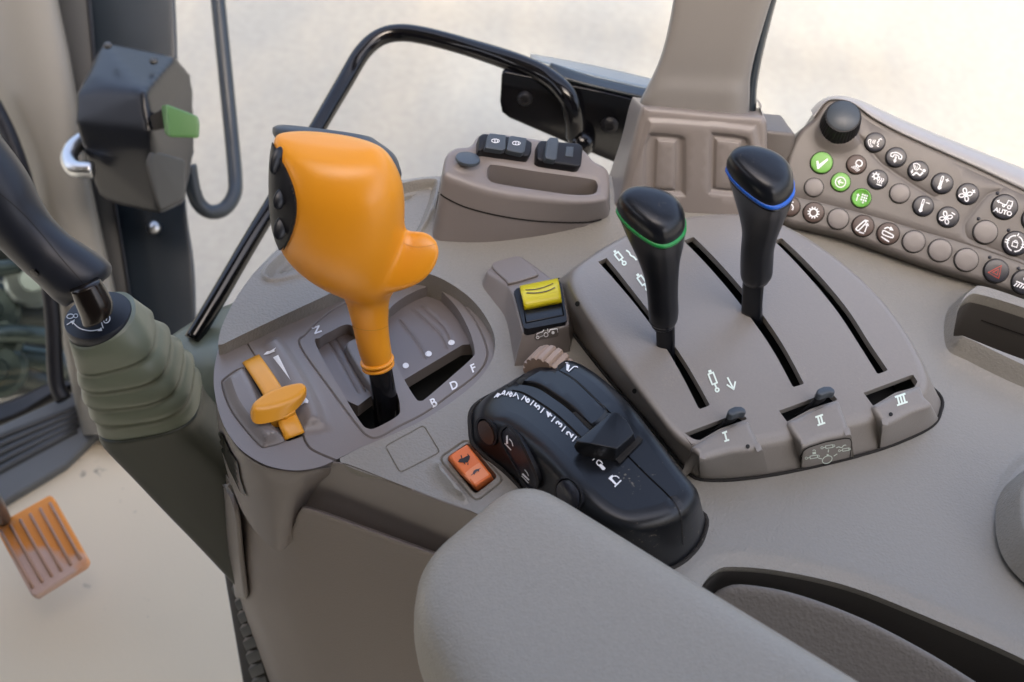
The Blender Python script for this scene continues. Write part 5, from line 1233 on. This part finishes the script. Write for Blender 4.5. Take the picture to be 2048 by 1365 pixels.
fr_ring = [FL.P(*p) for p in ((208, 850), (330, 770), (700, 700), (1100, 900), (2600, 1500), (2600, 3200), (-1500, 3200), (-1200, 1700), (-60, 1040), (0, 1008), (130, 925))]
fo_ = mk('cab_floor', [FL.W(np.array(p), np.array(0.)) for p in fr_ring], [tuple(range(len(fr_ring)))], floor_mat()); tag(fo_, 'beige rubber floor mat of the cab', None, kind='structure')
decal('mat_seam', [stroke([(230, 900), (470, 1115)], 1.5)], [fo_], mat('mat_seam', (.62, .51, .36), .7), fo_, lift=.0005)
ds = thing('door_sill', 'grey ribbed door sill tread beside the floor mat', 'door sill', FL.PW(80, 920, .01))
prism('tread', [(-200, 1000), (-120, 900), (0, 850), (110, 800), (150, 780), (235, 835), (208, 856), (130, 930), (-60, 1045)], -.05, .012, M['sill'], ds, fr=FL, bev=.004)
for i in range(5):
    t = i/5; a = (-120+t*10, 925+t*95); b = (168+t*20, 812+t*45)
    V, F = tube_geo([FL.PW(a[0], a[1], .0125), FL.PW((a[0]+b[0])/2, (a[1]+b[1])/2-3, .0125), FL.PW(b[0]-t*40, b[1]+t*15, .0125)], .0055, 8, 3); mk('tread_rib', V, F, M['frame'], ds)
# lower door window with the dark machinery seen through it
dw = thing('door_window', 'dark lower door window at the left edge of the picture', 'door window', PD(60, 620, 1.6))
G = [[PD(-60, 330, 1.56), PD(52, 330, 1.56)], [PD(-60, 600, 1.6), PD(112, 600, 1.6)], [PD(-60, 800, 1.64), PD(128, 775, 1.64)], [PD(-60, 880, 1.66), PD(100, 800, 1.66)]]
def glass_mat():
    m = bpy.data.materials.new('window_glass'); m.use_nodes = True; nt = m.node_tree; nt.nodes.clear()
    o = nt.nodes.new('ShaderNodeOutputMaterial'); t = nt.nodes.new('ShaderNodeBsdfTransparent'); t.inputs[0].default_value = (.75, .85, .82, 1); g = nt.nodes.new('ShaderNodeBsdfGlossy'); g.inputs['Roughness'].default_value = .03
    f = nt.nodes.new('ShaderNodeFresnel'); mx = nt.nodes.new('ShaderNodeMixShader'); nt.links.new(f.outputs[0], mx.inputs[0]); nt.links.new(t.outputs[0], mx.inputs[1]); nt.links.new(g.outputs[0], mx.inputs[2]); nt.links.new(mx.outputs[0], o.inputs[0]); return m
gpatch('pane', G, glass_mat(), dw, su=2, sv=2)
gpatch('bottom_frame', [[PD(-80, 850, 1.62), PD(40, 815, 1.62), PD(120, 780, 1.62), PD(136, 770, 1.62)], [PD(-80, 885, 1.60), PD(40, 850, 1.60), PD(130, 800, 1.60), PD(160, 790, 1.6)]], M['blackr'], dw, thick=.02)
mc = thing('machine_parts', 'blurred grey green machine castings seen through the lower door window', 'machinery', PD(40, 600, 1.9))
rr = random.Random(3)
gm = mat('casting', (.045, .055, .050), .35, var=.3, vs=20, metal=.3)
for i in range(7):
    x = rr.uniform(-40, 70); y = 500+i*42; d = rr.uniform(1.85, 2.0)
    V, F = tube_geo([PD(-120, y+rr.uniform(-30, 30), d), PD(x, y, d-.03), PD(140, y+rr.uniform(-40, 50), d+.03)], rr.uniform(.008, .03), 12, 6); mk('hose', V, F, gm if i % 3 else M['frame'], mc)
for i in range(5):
    V, F = lathe_geo(PD(rr.uniform(-30, 80), 500+i*60, 1.85), -FWD+RGT*.3, [(.045, -.03), (.045, .0), (.038, .008), (.02, .01), (.018, .02), (.0001, .02)], 24); mk('casting', V, F, gm if i != 1 else M['metal'], mc, angle=40)
gpatch('backplate', [[PD(-150, 500, 2.15), PD(150, 500, 2.15)], [PD(-150, 950, 2.15), PD(220, 950, 2.15)]], M['blackr'], mc, su=1, sv=1, thick=.01)
# brake pedal
PF = Frame(FL.PW(90, 1090, .10), (1, 0, 0), (0, -.25, 1))
bpd = thing('brake_pedal', 'worn orange ribbed pedal pad above the beige floor', 'pedal', PF.PW(90, 1090, 0))
def pedal_mat():
    m = mat('worn_orange', (.72, .25, .05), .55, .1, 500); nt = m.node_tree; b = nt.nodes['Principled BSDF']; tc = [n for n in nt.nodes if n.type == 'TEX_COORD'][0]
    n = nt.nodes.new('ShaderNodeTexNoise'); n.inputs['Scale'].default_value = 18; n.inputs['Detail'].default_value = 5; nt.links.new(tc.outputs['Object'], n.inputs['Vector'])
    sp = nt.nodes.new('ShaderNodeSeparateXYZ'); nt.links.new(tc.outputs['Object'], sp.inputs[0])
    a = nt.nodes.new('ShaderNodeMath'); a.operation = 'MULTIPLY_ADD'; a.inputs[1].default_value = -6; nt.links.new(sp.outputs['Y'], a.inputs[0]); nt.links.new(n.outputs['Fac'], a.inputs[2])
    mr = nt.nodes.new('ShaderNodeMapRange'); mr.inputs['From Min'].default_value = .50; mr.inputs['From Max'].default_value = .66; nt.links.new(a.outputs[0], mr.inputs['Value'])
    mx = nt.nodes.new('ShaderNodeMix'); mx.data_type = 'RGBA'; mx.inputs[6].default_value = (.75, .26, .03, 1); mx.inputs[7].default_value = (.60, .40, .31, 1); nt.links.new(mr.outputs[0], mx.inputs[0]); nt.links.new(mx.outputs[2], b.inputs['Base Color']); return m
pm = pedal_mat(); mat_rib = mat('pedal_rib', (.42, .24, .15), .6)
q = [(-12, 1052), (98, 990), (105, 993), (176, 1118), (172, 1130), (72, 1193), (62, 1190)]
prism('pad', q, -.012, 0, pm, bpd, fr=PF, bev=.003)
for i in range(6):
    t = i/5*.92+.04; a = np.array([-8, 1056.])*(1-t)+np.array([100, 996.])*t; b = np.array([66, 1186.])*(1-t)+np.array([170, 1124.])*t
    V, F = tube_geo([PF.PW(*(a*.94+b*.06), .0012), PF.PW(*((a+b)/2), .0012), PF.PW(*(a*.06+b*.94), .0012)], .0018, 8, 2); mk('rib', V, F, mat_rib, bpd)
V, F = tube_geo([PD(-60, 960, 1.12), PD(-20, 995, 1.13), PF.PW(6, 1040, -.014)], .009, 12, 4); mk('pedal_arm', V, F, M['seal'], bpd)
# ================================================================== outside ground
def ground_mat():
    m = bpy.data.materials.new('pale_gravel'); m.use_nodes = True; nt = m.node_tree; b = nt.nodes['Principled BSDF']; b.inputs['Roughness'].default_value = .9
    tc = nt.nodes.new('ShaderNodeTexCoord'); n1 = nt.nodes.new('ShaderNodeTexNoise'); n1.inputs['Scale'].default_value = 1.3; n1.inputs['Detail'].default_value = 8; n1.inputs['Roughness'].default_value = .65
    mp = nt.nodes.new('ShaderNodeMapping'); mp.inputs['Rotation'].default_value = (0, 0, .5); mp.inputs['Scale'].default_value = (1, .35, 1)
    nt.links.new(tc.outputs['Object'], mp.inputs[0]); nt.links.new(mp.outputs[0], n1.inputs['Vector'])
    cr_ = nt.nodes.new('ShaderNodeValToRGB'); e = cr_.color_ramp.elements
    e[0].position = .35; e[0].color = (.138, .147, .146, 1); e[1].position = .62; e[1].color = (.192, .190, .168, 1)
    nt.links.new(n1.outputs['Fac'], cr_.inputs[0])
    n2 = nt.nodes.new('ShaderNodeTexNoise'); n2.inputs['Scale'].default_value = 30; n2.inputs['Detail'].default_value = 4
    nt.links.new(tc.outputs['Object'], n2.inputs['Vector'])
    mx = nt.nodes.new('ShaderNodeMix'); mx.data_type = 'RGBA'; mx.blend_type = 'MULTIPLY'; mx.inputs[0].default_value = .35
    nt.links.new(cr_.outputs[0], mx.inputs[6]); nt.links.new(n2.outputs['Fac'], mx.inputs[7])
    nt.links.new(mx.outputs[2], b.inputs['Base Color'])
    return m
g = mk('ground', [(-60, -60, -2.0), (60, -60, -2.0), (60, 100, -2.0), (-60, 100, -2.0)], [(0, 1, 2, 3)], ground_mat()); tag(g, 'pale sunlit gravel yard outside the cab', None, kind='structure')
# unseen roof slabs, beam and walls, added to shade the console
def box(name, lo, hi, mat, parent=None):
    x0, y0, z0 = lo; x1, y1, z1 = hi
    V = [(x0, y0, z0), (x1, y0, z0), (x1, y1, z0), (x0, y1, z0), (x0, y0, z1), (x1, y0, z1), (x1, y1, z1), (x0, y1, z1)]
    return mk(name, V, [(3, 2, 1, 0), (4, 5, 6, 7), (0, 1, 5, 4), (1, 2, 6, 5), (2, 3, 7, 6), (3, 0, 4, 7)], mat, parent, smooth=False)
tag(box('sun_blocker_roof', (-1.9, -1.8, 1.05), (1.5, 0.05, 1.15), M['cream']), 'pale unseen roof slab added overhead to keep sun off the console', 'roof', kind='structure')  # added sun blocker, sized to leave the sky open in front

tag(box('reflection_beam', (-1.9, .70, 1.05), (1.5, .92, 1.15), M['blackr']), 'dark unseen beam added overhead for a dark band in reflections', 'beam', kind='structure')  # added above the frame to give reflections a dark band

tag(box('light_blocker_roof', (-1.9, .05, 1.05), (-.42, .70, 1.15), M['cream']), 'pale unseen roof slab added to cut skylight from the left', 'roof', kind='structure')  # added so the light comes from the right and front
tag(box('bounce_blocker_left', (-1.62, -.95, -.62), (-1.58, .55, .60), M['blackr']), 'dark unseen wall added on the far left to block bounce light', 'wall', kind='structure')  # added to stop bounce from the ground on the left
tag(box('bounce_blocker_rear', (-1.9, -1.0, -.62), (1.5, -.95, 1.05), M['blackr']), 'dark unseen wall added behind the viewer to block light from behind', 'wall', kind='structure')  # added to keep light from behind off the side faces
